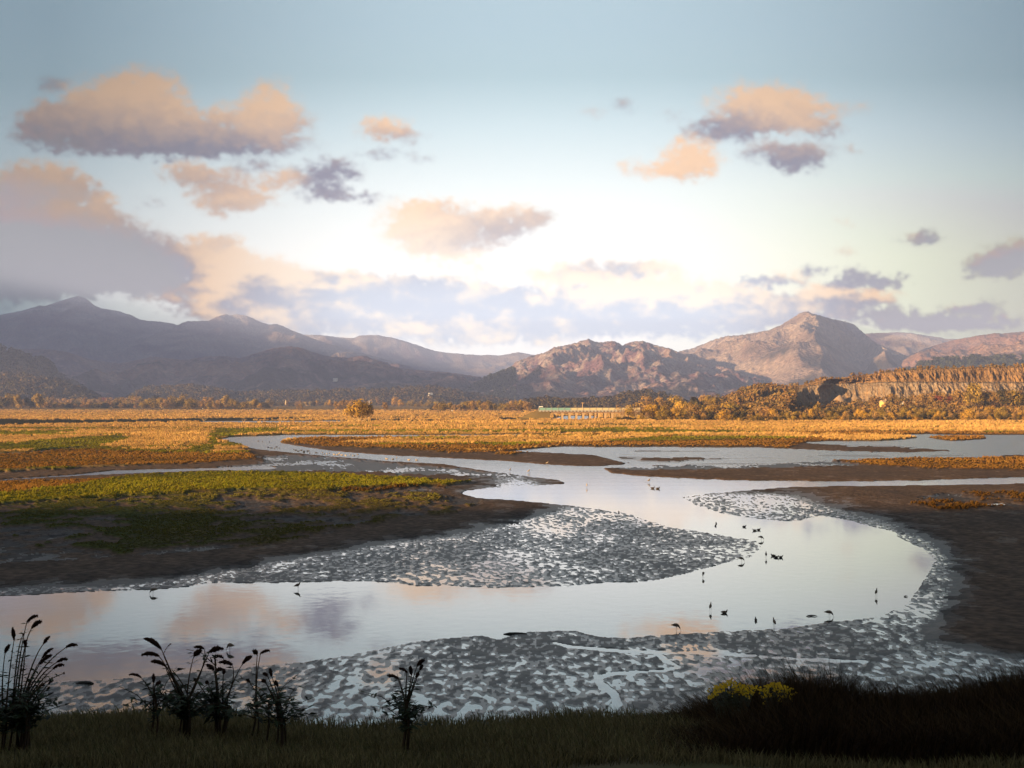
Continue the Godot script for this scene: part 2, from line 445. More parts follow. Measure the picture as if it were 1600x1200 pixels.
	# water
	fill([340, 686, 360, 682, 400, 681, 450, 679, 500, 679, 600, 679.5, 800, 678, 867, 677.3, 885, 674.6, 980, 675, 980, 676.2, 885, 676.6, 867, 679.4, 800, 680.4, 650, 682.3, 575, 683, 475, 684.5, 445, 688, 437, 692, 480, 699, 525, 705, 600, 711, 725, 717, 800, 721, 855, 726, 900, 728, 940, 729.5, 955, 739, 1005, 744, 1055, 746, 1105, 749, 1180, 750.5, 1295, 751.5, 1420, 751, 1565, 746, 1800, 741, 1800, 752, 1565, 757, 1445, 759, 1345, 760, 1245, 761, 1180, 765, 1117, 769, 1080, 774, 1062, 777, 1092, 792, 1130, 804, 1180, 811, 1220, 815, 1252, 814, 1282, 806, 1310, 811, 1340, 817, 1370, 825, 1400, 832, 1402, 840, 1435, 855, 1457, 872, 1452, 890, 1432, 920, 1415, 942, 1382, 960, 1345, 967, 1290, 972, 1220, 982, 1105, 987, 1030, 991, 980, 996, 940, 995, 900, 986, 855, 985, 812, 987, 780, 999, 750, 992, 717, 996, 660, 1000, 625, 1007, 575, 1017, 530, 1025, 475, 1034, 400, 1041, 330, 1047, 230, 1056, 155, 1061, 80, 1066, 35, 1072, -200, 1090, -200, 938, 35, 931, 105, 927, 160, 925, 247, 922, 300, 917, 325, 912, 430, 911.5, 550, 909, 595, 910, 650, 916, 700, 917, 800, 920, 880, 917, 917, 914, 955, 910, 1000, 910, 1030, 906, 1080, 895, 1130, 882, 1180, 869, 1192, 853, 1180, 844, 1155, 840, 1105, 831, 1045, 823, 975, 800, 940, 796, 900, 790, 855, 786, 800, 781, 750, 779, 722, 772, 727, 767, 762, 764, 842, 759, 887, 755, 870, 750, 830, 745, 800, 741, 750, 735, 690, 725, 620, 722, 560, 717, 500, 712, 450, 707, 400, 702, 375, 695], zone, WATER)
	fill([780, 705, 880, 697.5, 955, 698.5, 1030, 698, 1180, 698.5, 1232, 700.5, 1320, 704.5, 1420, 706.5, 1477, 705, 1565, 711, 1565, 715, 1400, 716, 1302, 720, 1180, 726, 1055, 728, 1005, 729, 930, 731, 900, 729, 940, 728, 980, 725, 950, 717, 920, 711, 855, 708], zone, WATER)
	fill([960, 712, 1000, 702, 1120, 700, 1230, 702, 1320, 706, 1420, 708, 1540, 712, 1400, 716, 1302, 720, 1180, 726, 1055, 728, 990, 727], zone, FLATS)
	fill([1320, 698, 1400, 698, 1470, 703, 1560, 708, 1800, 709, 1800, 700, 1560, 694, 1440, 690, 1350, 692], zone, FLATS)
	fill([1000, 716.5, 1060, 715, 1130, 717, 1085, 720, 1040, 722, 1010, 721], zone, MUD)
	fill([830, 706, 930, 711.5, 955, 718, 982, 725, 940, 728, 900, 728, 855, 726, 800, 721, 790, 714], zone, MUD)
	fill([1257, 690, 1295, 689, 1370, 689, 1407, 687, 1437, 684.5, 1415, 681, 1388, 679.5, 1445, 678, 1565, 679, 1800, 679, 1800, 712, 1565, 711, 1480, 707, 1490, 705, 1477, 703, 1470, 701, 1395, 696, 1320, 696, 1262, 692], zone, WATER)
	fill([1447, 683, 1500, 680.5, 1535, 680.5, 1542, 686, 1490, 689, 1467, 687], zone, RUST)
	fill([-200, 762, 30, 746, 117, 741, 180, 735, 280, 732, 430, 729, 430, 732, 330, 734.5, 255, 737, 180, 741, 117, 743.5, 30, 747.5, -200, 764], zone, WATER)
	fill([-200, 708, 35, 706, 60, 703, 92, 700, 137, 697, 137, 698.5, 92, 702, 60, 705, 35, 708, -200, 710], zone, WATER)
	fill([292, 659, 330, 657.3, 420, 657.3, 545, 657, 545, 659, 420, 661, 330, 661], zone, WATER)
	fill([858, 655, 880, 650, 930, 650, 936, 653, 905, 656, 880, 656], zone, WATER)
	fill([1530, 786, 1565, 784, 1575, 789, 1540, 790], zone, WATER)
	# the little runnels winding through the near mud
	fill(ribbon([860, 1003, 885, 1010, 955, 1016, 1030, 1019, 1100, 1020, 1180, 1025, 1260, 1031, 1360, 1034], [1.0, 1.8, 1.5, 1.4, 1.2, 1.2, 1.2, 1.0]), zone, WATER)
	fill(ribbon([1024, 1019, 1034, 1027, 1042, 1034, 1062, 1042, 1040, 1048, 1000, 1050, 955, 1053, 932, 1060, 938, 1068, 960, 1085, 965, 1100, 940, 1125, 950, 1160, 930, 1200], [1.4, 1.6, 1.7, 1.6, 1.4, 1.3, 1.8, 2.8, 3.2, 3.2, 3.0, 3.2, 3.5, 4]), zone, WATER)

func lay_ground() -> void:
	var y := 1330.0
	while y > 629.3:
		rows_y.append(y)
		y -= 1.7 if y > 1100 else 1.5 if y > 900 else 1.25 if y > 760 else 0.9 if y > 690 else 0.7 if y > 640 else 0.8
	gr = rows_y.size()
	lay_zones()
	var n := GC * gr
	var wet := PackedFloat32Array()
	wet.resize(n)
	for i in n: wet[i] = 1.0 if zone[i] == WATER else 0.0
	var shore := blur(wet, 2, 1)
	# where the mud is pocked with puddles
	var pocked := PackedByteArray()
	pocked.resize(n)
	fill([-200, 925, 35, 912, 200, 908, 330, 890, 430, 872, 560, 850, 700, 832, 800, 812, 870, 792, 930, 795, 1045, 822, 1192, 850, 1185, 868, 1000, 912, 780, 922, 430, 914, -200, 940], pocked, 1)
	fill([-200, 1085, 35, 1070, 400, 1040, 625, 1006, 720, 994, 860, 984, 1030, 990, 1290, 972, 1345, 967, 1420, 985, 1560, 1020, 1800, 1040, 1800, 1330, -200, 1330], pocked, 1)
	fill([1060, 777, 1120, 768, 1180, 768, 1260, 768, 1290, 785, 1400, 812, 1470, 845, 1505, 880, 1500, 930, 1475, 970, 1420, 1000, 1345, 990, 1345, 960, 1440, 930, 1460, 880, 1400, 828, 1290, 806, 1240, 816, 1130, 806], pocked, 1)
	fill([700, 745, 800, 741, 880, 752, 842, 760, 722, 770, 690, 764, 800, 757], pocked, 1)
	var pits := PackedFloat32Array()
	pits.resize(n)
	for r in gr:
		for c in GC:
			var i := r * GC + c
			pits[i] = 1.0 if pocked[i] == 1 or zone[i] == WATER and rows_y[r] > 765.0 else 0.0
	pits = blur(blur(pits, 12, 8), 10, 6)
	var bump := FastNoiseLite.new()
	bump.seed = 11
	bump.noise_type = FastNoiseLite.TYPE_SIMPLEX_SMOOTH
	bump.frequency = 1.0
	bump.fractal_type = FastNoiseLite.FRACTAL_NONE
	gpos.resize(n)
	var high := PackedFloat32Array()
	high.resize(n)
	var col := PackedColorArray()
	col.resize(n)
	var pick := PackedByteArray()
	pick.resize(n)
	var z2 := PackedByteArray()
	z2.resize(n)
	for r in gr:
		var py := rows_y[r]
		for c in GC:
			var i := r * GC + c
			var px := GX0 + c * GDX
			var g := on_ground(px, py)
			var away := -g.z
			var big := broad.get_noise_2d(g.x * 1.4, g.z * 0.8)
			var mid := fine.get_noise_2d(g.x * 4.0, g.z * 2.4)
			var small := fine.get_noise_2d(g.x * 16.0, g.z * 10.0)
			# ragged edges between the kinds of ground
			var c1 := clampi(c + int(round(mid * 7.0 + small * 4.0)), 0, GC - 1)
			var r1 := clampi(r + int(round(small * 2.4 + mid * 1.6)), 0, gr - 1)
			var z := zone[i]
			var w := zone[r1 * GC + c1]
			if z != WATER and w != WATER: z = w
			var p := pits[i]
			var edge := sm(0.3, 0.8, shore[i] + 0.25 * small)
			var h := 0.3
			var k := MUD
			var t := Color(0.1, 0.07, 0.052)
			if z == PATCHY or z == RUSTPATCH:
				# turf broken into cushions with bare mud and little pools between them
				var cover := 0.5 + 1.1 * mid + 0.9 * small + 0.5 * big
				cover -= 0.75 * sm(420.0, 760.0, px) * sm(780.0, 830.0, py) if z == PATCHY else 0.1
				cover -= 0.7 * sm(800.0, 870.0, py - 0.02 * (600.0 - px))
				if cover < 0.42:
					z = MUD
					p = maxf(p, 0.62 * sm(0.12, -0.15, cover))
			if z == GOLD and broad.get_noise_2d(g.x * 0.55, g.z * 2.6) + 0.12 * small > 0.3 and py > 656.0: z = TURF
			match z:
				MUD, WATER, SHEEN, FLATS:
					var nz := bump.get_noise_2d(g.x * 0.4, g.z * 0.22) * 0.16 + bump.get_noise_2d(g.x * 1.7 + 200.0, g.z * 0.85) * 0.42 + bump.get_noise_2d(g.x * 3.6 + 70.0, g.z * 1.5) * 0.36
					if away > 260.0: nz *= 0.6
					h = lerpf(0.12, 0.0025, sm(0.0, 0.9, p)) + nz * lerpf(0.02, 0.03, p) + big * 0.012 + 0.012 * mid
					var dry := 1.0 - p
					t = Color(0.066, 0.056, 0.054).lerp(Color(0.165, 0.102, 0.066), clampf(dry * 0.8 + 0.35 * mid, 0.0, 1.0))
					var damp := p + 0.5 * small + 0.3 * mid
					k = 1 if damp > 0.5 else 4 if damp > 0.28 else 0
					if k == 1 and h < 0.009: k = 3
					if z == FLATS:
						var st := fine.get_noise_2d(g.x * 0.8, g.z * 2.2) + 0.6 * fine.get_noise_2d(g.x * 2.4, g.z * 5.0)
						h = -0.006 + 0.03 * st
						t = Color(0.12, 0.085, 0.065)
						k = 3 if h < 0.012 else 4
					if z == SHEEN:
						t = Color(0.075, 0.06, 0.052)
						h = 0.004 + nz * 0.02 + 0.02 * mid
						k = 1
					var f := 1.0 + 0.35 * small
					t = Color(t.r * f, t.g * f, t.b * f)
				GOLD:
					h = 0.26 + 0.08 * mid + 0.06 * small
					t = Color(0.32, 0.2, 0.07).lerp(Color(0.2, 0.145, 0.035), sm(-0.1, 0.5, big + 0.4 * mid))
					k = 2
				RUST:
					h = 0.24 + 0.08 * mid + 0.06 * small
					t = Color(0.15, 0.075, 0.02).lerp(Color(0.12, 0.075, 0.02), sm(-0.2, 0.5, mid + big))
					k = 2
				TURF:
					h = 0.36 + 0.12 * mid + 0.1 * small
					t = Color(0.12, 0.125, 0.012).lerp(Color(0.17, 0.12, 0.015), sm(-0.25, 0.45, mid + 0.6 * small))
					k = 2
				PATCHY:
					h = 0.22 + 0.06 * mid + 0.06 * small
					t = Color(0.075, 0.08, 0.016).lerp(Color(0.12, 0.085, 0.032), sm(200.0, 520.0, px + 200.0 * mid))
					k = 2
				RUSTPATCH:
					h = 0.2 + 0.06 * mid + 0.05 * small
					t = Color(0.07, 0.04, 0.018)
					k = 2
				DARK:
					h = 0.3
					t = Color(0.03, 0.03, 0.012)
					k = 2
			if k == 2:
				var f2 := 1.0 + 0.4 * small
				t = Color(t.r * f2, t.g * f2, t.b * f2)
			h = lerpf(h, -0.2, edge) if zone[i] == WATER or shore[i] > 0.02 else h
			if zone[i] == WATER and away < 140.0:
				h = minf(h, -0.02 if edge > 0.9 else 0.02)
			high[i] = h
			col[i] = t
			pick[i] = k
			z2[i] = z if zone[i] != WATER else WATER
	zone = z2
	# a point is laid where the lens would see it at the general height of the land round it
	var general := blur(high, 10, 7)
	for r in gr:
		for c in GC:
			var i := r * GC + c
			var q := on_ground(GX0 + c * GDX, rows_y[r], maxf(general[i], 0.0))
			gpos[i] = Vector3(q.x, high[i], q.z)
	var nrm := grid_normals(gpos, GC, gr)
	var mud := mat(Color.WHITE, 0.95, true, 0.2)
	mud.albedo_texture = noise_texture(0.02, 5, 5, 0.55, 1.0)
	mud.uv1_triplanar = true
	mud.uv1_world_triplanar = true
	mud.uv1_scale = Vector3(0.12, 0.12, 0.12)
	mud.heightmap_enabled = true
	mud.heightmap_texture = noise_texture(0.03, 8, 5, 0.0, 1.0)
	mud.heightmap_scale = 5.0
	var wetmud: StandardMaterial3D = mud.duplicate()
	wetmud.roughness = 0.5
	wetmud.metallic_specular = 0.31
	wetmud.heightmap_scale = 1.2
	var film: StandardMaterial3D = mud.duplicate()
	film.roughness = 0.3
	film.metallic_specular = 0.38
	film.heightmap_scale = 0.4
	var turf: StandardMaterial3D = mud.duplicate()
	turf.roughness = 1.0
	turf.metallic_specular = 0.15
	turf.heightmap_scale = 12.0
	tag(put("mudflat", sheet(gpos, col, GC, gr, pick, 0, nrm), mud), "brown bare mudflat banks beside the winding river", "", "", "structure")
	tag(put("wet_mud", sheet(gpos, col, GC, gr, pick, 1, nrm), wetmud), "glistening wet mud pocked with puddles along the river edge", "", "", "structure")
	var damp_mud: StandardMaterial3D = mud.duplicate()
	damp_mud.roughness = 0.74
	damp_mud.metallic_specular = 0.25
	tag(put("damp_mud", sheet(gpos, col, GC, gr, pick, 4, nrm), damp_mud), "damp mud between the dry bank and the puddles", "", "", "structure")
	tag(put("wet_mud", sheet(gpos, col, GC, gr, pick, 3, nrm), film), "thin shining film of water over the mud round the puddles", "", "", "structure")
	tag(put("marsh_ground", sheet(gpos, col, GC, gr, pick, 2, nrm), turf), "grassy salt marsh ground between river and treeline", "", "", "structure")
	# water: one level sheet that shows wherever the ground dips below it
	var water := mat(lin(0.035, 0.04, 0.036), 0.03, false, 0.72)
	water.clearcoat_enabled = true
	water.clearcoat = 0.6
	water.clearcoat_roughness = 0.04
	water.normal_enabled = true
	water.normal_texture = noise_texture(0.018, 21, 3, 0, 1, true, 5.0)
	water.uv1_triplanar = true
	water.uv1_world_triplanar = true
	water.uv1_scale = Vector3(0.09, 0.09, 0.09)
	var edge_at := 20.0
	for k in 16:
		var q := k / 15.0
		var until := 104.0 + 6.0 * k if k < 15 else 2400.0
		var st := begin()
		quad(st, Vector3(-1600, 0, -edge_at), Vector3(-1600, 0, -until), Vector3(1600, 0, -until), Vector3(1600, 0, -edge_at))
		edge_at = until
		var own: StandardMaterial3D = water.duplicate()
		own.normal_scale = lerpf(0.026, 0.45, q * q)
		own.roughness = lerpf(0.03, 0.22, q)
		own.clearcoat = 0.6 * (1.0 - q)
		tag(put("water", done(st), own), "river water, calm near the viewer and ruffled by the breeze farther out", "", "", "structure")
	# the land that the far ground and the hills stand on
	var g0 := begin()
	quad(g0, Vector3(-7000, -1.2, 1500), Vector3(-7000, -1.2, -9800), Vector3(7000, -1.2, -9800), Vector3(7000, -1.2, 1500))
	tag(put("ground", done(g0), mat(lin(0.1, 0.075, 0.04), 1.0, false)), "flat ground reaching the hills", "", "", "structure")

# ---------------------------------------------------------------- mountains and hills
var crag: StandardMaterial3D

func mountain(called: String, label: String, top: Array, d: Dictionary) -> Dictionary:
	# a ridge of traced outline at its own distance, with a slope of gullies and spurs coming down towards the river
	var far: float = d.far
	var foot: float = d.foot
	var step: float = d.get("step", 3.0)
	var nr: int = d.get("rows", 70)
	var x0: float = d.x0
	var nc := int((d.x1 - x0) / step) + 1
	var jag: float = d.get("jag", 0.8)
	var amp: float = d.get("amp", 120.0)
	var grain: float = d.get("grain", 1000.0)
	var power: float = d.get("power", 1.25)
	var pos := PackedVector3Array()
	var col := PackedColorArray()
	pos.resize(nc * nr)
	col.resize(nc * nr)
	var folds: Array = d.get("folds", [])
	for c in nc:
		var px := x0 + c * step
		var py := line(top, px) + jag * fine.get_noise_2d(px * 9.0, far * 0.37) + 0.5 * jag * fine.get_noise_2d(px * 26.0, far * 0.7)
		var crest := at(px, py, far)
		var hr := crest.y
		for r in nr:
			var t := 1.12 * r / (nr - 1.0)
			var away := lerpf(foot, far, t)
			var x := (px - 800.0) / FOCAL * away
			var h := 0.0
			if t <= 1.0:
				var env := pow(sin(PI * clampf(t, 0.0, 1.0)), 0.7)
				h = lerpf(-12.0, hr, pow(t, power))
				var rn := ridged.get_noise_2d(x / grain * 100.0 + 15.0 * broad.get_noise_2d(x / grain * 60.0, away / grain * 60.0), away / grain * 45.0 + far)
				h += amp * env * rn
				h += amp * 0.26 * env * ridged.get_noise_2d(x / grain * 420.0, away / grain * 260.0 + far) + amp * 0.12 * env * fine.get_noise_2d(x / grain * 600.0, away / grain * 400.0)
				for f in folds:
					var cx: float = line(f.at, t) + 16.0 * fine.get_noise_2d(t * 160.0, far) + 8.0 * fine.get_noise_2d(t * 500.0, far + 50.0)
					var q: float = (px - cx) / (f.left if px < cx else f.right)
					h += f.high * maxf(0.0, 1.0 - absf(q)) * env * line(f.get("share", [0, 1, 1, 1]), t)
				h = minf(h, EYE.y + (hr - EYE.y) * away / far - 0.0015 * away * (1.0 - t))
			else:
				h = hr - (t - 1.0) * far * 0.35
			pos[r * nc + c] = Vector3(x, h, -away)
			var n1 := broad.get_noise_2d(x / grain * 160.0, away / grain * 110.0 + h * 0.2)
			var n2 := fine.get_noise_2d(x / grain * 330.0, away / grain * 220.0 + h * 0.6)
			var k: Color = d.low.lerp(d.high, sm(-0.45, 0.45, n1 + 0.5 * n2 + (t - 0.5) * d.get("rise", 0.8)))
			if d.has("rock"):
				k = k.lerp(d.rock, sm(0.12, 0.4, n2 + 0.5 * ridged.get_noise_2d(x / grain * 500.0, h * 1.2)) * d.get("rocky", 0.6) * sm(0.1, 0.45, t + 0.2))
			if d.has("wood"):
				k = k.lerp(Color(0.022, 0.028, 0.014), sm(0.1, -0.1, t - d.wood + 0.35 * n1 + 0.25 * n2) * 0.85)
			if d.has("snow"):
				k = k.lerp(Color(0.6, 0.6, 0.62), sm(d.snow, d.snow + 120.0, h + 160.0 * n2 + 40.0 * n1) * 0.55)
			var f3 := 1.0 + 0.4 * n2
			col[r * nc + c] = Color(k.r * f3, k.g * f3, k.b * f3)
	var o := put(called, sheet(pos, col, nc, nr), crag)
	tag(o, label, "", "", "structure")
	return {"pos": pos, "nc": nc, "nr": nr}

func lay_mountains() -> Array:
	crag = mat(Color.WHITE, 1.0, true, 0.1)
	crag.uv1_triplanar = true
	crag.uv1_world_triplanar = true
	crag.uv1_scale = Vector3(0.004, 0.004, 0.004)
	crag.albedo_texture = noise_texture(0.03, 31, 5, 0.5, 1.0)
	crag.heightmap_enabled = true
	crag.heightmap_texture = noise_texture(0.03, 32, 6, 0.0, 1.0)
	crag.heightmap_scale = 900.0
	var heather := Color(0.2, 0.105, 0.13)
	var bracken := Color(0.34, 0.17, 0.1)
	var grass := Color(0.27, 0.185, 0.1)
	var stone := Color(0.36, 0.3, 0.28)
	mountain("mountain", "tall blue mountain with snow-dusted pointed summit, far left", [-260, 520, -60, 508, 0, 492, 35, 485, 55, 479, 62, 477, 70, 478, 90, 471, 105, 466, 121, 462, 135, 467, 148, 478, 160, 482, 172, 484, 185, 486, 205, 492, 218, 498, 235, 500, 250, 501, 265, 504, 278, 508, 285, 503, 293, 501, 310, 501, 325, 501, 340, 494, 352, 490.5, 360, 493, 370, 491, 380, 492, 395, 497, 408, 504, 420, 507, 433, 506, 445, 511, 458, 517, 500, 533, 550, 547, 640, 572, 700, 600, 760, 630],
		{"far": 7600.0, "foot": 5700.0, "x0": -260.0, "x1": 760.0, "amp": 170.0, "grain": 1700.0, "low": heather.lerp(grass, 0.3), "high": grass.lerp(stone, 0.5), "rock": stone, "snow": 530.0})
	mountain("mountain", "pale distant ridge with snow patches behind the left mountain", [400, 520, 455, 517, 470, 523, 490, 523, 505, 524, 530, 527, 553, 528, 563, 524, 585, 523, 610, 526, 640, 535, 680, 547, 700, 550, 740, 553, 780, 555, 810, 550, 821, 552, 840, 556, 880, 566, 960, 580],
		{"far": 9400.0, "foot": 7700.0, "x0": 400.0, "x1": 960.0, "amp": 150.0, "grain": 1800.0, "low": heather, "high": grass, "rock": stone, "snow": 440.0})
	mountain("hill", "long heather-brown foothill across the left with pink lit crest", [-260, 545, -60, 545, 35, 545, 55, 545, 80, 546, 100, 549, 115, 553, 140, 561, 165, 565, 185, 568, 205, 564, 240, 557, 265, 560, 290, 562, 320, 557, 345, 556, 375, 559, 390, 555, 410, 549, 425, 544, 455, 541, 470, 543, 490, 550, 510, 556, 525, 558, 545, 559, 565, 556, 573, 556, 582, 561, 605, 566, 612, 572, 640, 577, 680, 580, 710, 583, 750, 588, 790, 600, 850, 616, 880, 628],
		{"far": 5600.0, "foot": 2700.0, "x0": -260.0, "x1": 880.0, "amp": 70.0, "grain": 700.0, "low": heather, "high": bracken, "rock": stone, "rocky": 0.35, "wood": 0.3, "rows": 90, "step": 2.5, "jag": 1.2, "power": 1.1})
	mountain("hill", "craggy grey and purple hill with three lit summits in the middle", [640, 634, 700, 618, 720, 610, 745, 600, 760, 590, 780, 580, 798, 573, 805, 566, 830, 556, 850, 551, 865, 543, 880, 540, 900, 536, 910, 532, 920, 530, 935, 535, 945, 534, 955, 532, 965, 535, 973, 540, 985, 534, 1005, 532.5, 1015, 536, 1030, 541, 1045, 544, 1055, 548, 1064, 552, 1090, 560, 1140, 575, 1220, 600],
		{"far": 4900.0, "foot": 2500.0, "x0": 640.0, "x1": 1220.0, "amp": 62.0, "grain": 430.0, "low": heather, "high": bracken.lerp(stone, 0.4), "rock": stone, "rocky": 0.8, "wood": 0.12, "rows": 110, "step": 2.0, "jag": 1.6, "power": 1.05})
	mountain("mountain", "pointed pyramid mountain with sunlit left face, on the right", [980, 575, 1030, 560, 1064, 548, 1080, 545, 1100, 537, 1115, 531, 1135, 525, 1150, 524, 1165, 522, 1180, 520, 1200, 516, 1220, 508, 1235, 499, 1250, 489, 1257, 487, 1262, 486, 1270, 490, 1275, 491, 1285, 494, 1300, 498, 1320, 502, 1335, 507, 1350, 520, 1365, 533, 1390, 545, 1440, 565, 1500, 590],
		{"far": 6400.0, "foot": 3300.0, "x0": 980.0, "x1": 1500.0, "amp": 120.0, "grain": 1100.0, "low": heather.lerp(grass, 0.5).lightened(0.06), "high": grass.lerp(bracken, 0.4).lightened(0.12), "rock": stone, "rocky": 0.5, "rows": 110, "step": 2.0, "jag": 1.0, "power": 1.5, "wood": 0.08,
		"folds": [{"at": [0.0, 1285.0, 0.4, 1272.0, 0.75, 1255.0, 0.9, 1244.0, 1.0, 1258.0], "left": 150.0, "right": 75.0, "high": 200.0}, {"at": [0.0, 1400.0, 0.5, 1370.0, 0.8, 1350.0, 1.0, 1335.0], "left": 30.0, "right": 70.0, "high": 120.0}, {"at": [0.0, 1120.0, 1.0, 1160.0], "left": 100.0, "right": 70.0, "high": 60.0}]})
	mountain("mountain", "flat-topped brown ridge behind the pyramid mountain", [1300, 545, 1340, 530, 1355, 521, 1380, 520, 1410, 519, 1435, 522, 1460, 526, 1478, 529, 1500, 530, 1560, 533, 1700, 540],
		{"far": 7800.0, "foot": 6000.0, "x0": 1300.0, "x1": 1700.0, "amp": 150.0, "grain": 1600.0, "low": heather, "high": grass, "rock": stone, "step": 2.5})
	mountain("hill", "smooth bracken-brown shoulder sloping down on the far right", [1200, 632, 1240, 618, 1330, 592, 1390, 573, 1425, 554, 1440, 547, 1460, 540, 1480, 534, 1500, 529, 1530, 524, 1555, 520, 1565, 521, 1620, 516, 1700, 520, 1860, 530],
		{"far": 5000.0, "foot": 2600.0, "x0": 1200.0, "x1": 1860.0, "amp": 80.0, "grain": 900.0, "low": bracken.lerp(grass, 0.4), "high": bracken, "rock": stone, "rocky": 0.3, "step": 2.5})
	var out := []
	out.append(mountain("hill", "dark wooded hill rising steeply at the left edge", [-260, 470, -120, 500, 0, 545, 35, 556, 55, 563, 80, 573, 90, 590, 110, 600, 130, 612, 150, 628], {"far": 2600.0, "foot": 2100.0, "x0": -260.0, "x1": 150.0, "amp": 14.0, "grain": 260.0, "low": Color(0.03, 0.03, 0.016), "high": Color(0.045, 0.04, 0.02), "jag": 1.0, "rows": 36, "step": 2.5, "power": 0.9}))
	out.append(mountain("hill", "low dark wooded knoll before the left hill", [-260, 575, 0, 590, 35, 590, 60, 595, 90, 600, 115, 608, 130, 614, 140, 619, 156, 630], {"far": 2050.0, "foot": 1800.0, "x0": -260.0, "x1": 156.0, "amp": 8.0, "grain": 200.0, "low": Color(0.035, 0.03, 0.016), "high": Color(0.05, 0.04, 0.02), "jag": 1.0, "rows": 30, "step": 2.5, "power": 0.9}))
	out.append(mountain("hill", "low wooded rise behind the middle treeline", [180, 630, 200, 625, 225, 610, 255, 608, 300, 606, 340, 611, 365, 619, 400, 617, 440, 614, 500, 614, 560, 613, 640, 610, 680, 608, 705, 611, 730, 617, 770, 625, 800, 631], {"far": 2300.0, "foot": 1950.0, "x0": 180.0, "x1": 800.0, "amp": 8.0, "grain": 240.0, "low": Color(0.05, 0.04, 0.025), "high": Color(0.07, 0.05, 0.03), "jag": 1.4, "rows": 30, "step": 2.5, "power": 0.9}))
	out.append(mountain("hill", "dark pine-covered spur at the left foot of the craggy hill", [690, 634, 715, 622, 745, 603, 765, 590, 785, 582, 806, 576, 820, 576, 830, 582, 822, 592, 812, 603, 806, 626], {"far": 3200.0, "foot": 2600.0, "x0": 690.0, "x1": 806.0, "amp": 8.0, "grain": 240.0, "low": Color(0.025, 0.032, 0.018), "high": Color(0.035, 0.04, 0.02), "jag": 1.0, "rows": 30, "step": 2.0, "power": 1.0}))
	out.append(mountain("hill", "pine-wooded ridge above the quarry on the right", [1405, 590, 1425, 578, 1450, 568, 1475, 564, 1500, 562, 1540, 561, 1600, 562, 1700, 560, 1860, 556], {"far": 2600.0, "foot": 2000.0, "x0": 1405.0, "x1": 1860.0, "amp": 8.0, "grain": 240.0, "low": Color(0.025, 0.025, 0.015), "high": Color(0.04, 0.032, 0.018), "jag": 1.0, "rows": 30, "step": 2.5}))
	out.append(mountain("hill", "low wooded mound beyond the bridge", [815, 634, 830, 629, 850, 627.5, 880, 628, 905, 626, 935, 628, 960, 625, 975, 620, 990, 617, 1010, 616, 1030, 618, 1045, 622, 1060, 630, 1075, 635], {"far": 1500.0, "foot": 1250.0, "x0": 815.0, "x1": 1075.0, "amp": 3.0, "grain": 200.0, "low": Color(0.05, 0.045, 0.025), "high": Color(0.06, 0.05, 0.025), "jag": 0.8, "rows": 24, "step": 2.0, "power": 0.9}))
	return out

func lay_cloud_bank() -> void:
	# the broken evening cloud to the south-west that keeps the left mountains and the feet of the hills in shade
	var nc := 64
	var nr := 100
	var top := PackedVector3Array()
	var low := PackedVector3Array()
	var pick := PackedByteArray()
	var white := PackedColorArray()
	for r in nr:
		for c in nc:
			var x := lerpf(-10000.0, -2000.0, c / (nc - 1.0))
			var z := lerpf(1600.0, -11000.0, r / (nr - 1.0))
			var n := broad.get_noise_2d(x * 0.12, z * 0.12) * 350.0 + fine.get_noise_2d(x * 0.2, z * 0.2) * 200.0
			var b := minf(-5250.0 + maxf(0.0, -z - 3000.0) * 0.2 - maxf(0.0, -z - 6300.0) * 2.0 - x, 700.0 - z)
			b = minf(b, Vector2(x + 5062.0, z + 3130.0).length() - 750.0)
			var m := b + n
			var t := sm(-100.0, 900.0, m)
			pick.append(1 if m > -100.0 else 0)
			top.append(Vector3(x, 1000.0 + t * (160.0 + 90.0 * fine.get_noise_2d(x * 0.5, z * 0.5)), z))
			low.append(Vector3(x, 999.0 - t * 40.0, z))
			white.append(Color(0.8, 0.8, 0.8))
	var o := Node3D.new()
	o.name = "cloud_bank"
	add_child(o)
	tag(o, "broken bank of evening cloud beyond the left of the view", "", "", "structure")
	put("cloud_top", sheet(top, white, nc, nr, pick, 1), mat(Color.WHITE, 1.0, true, 0.0), o)
	o.position = Vector3(-4253, 800, 2633)
	put("cloud_base", sheet(low, white, nc, nr, pick, 1), mat(Color.WHITE, 1.0, true, 0.0), o)

# ---------------------------------------------------------------- quarry
const QUARRY_TOP := [1090, 640, 1120, 628, 1150, 616, 1170, 609, 1190, 602, 1215, 605, 1240, 604, 1262, 599, 1280, 594, 1290, 591, 1320, 592, 1345, 586, 1370, 583, 1400, 580, 1440, 576.5, 1500, 575.5, 1540, 573, 1565, 573.5, 1640, 571, 1760, 578, 1900, 590]

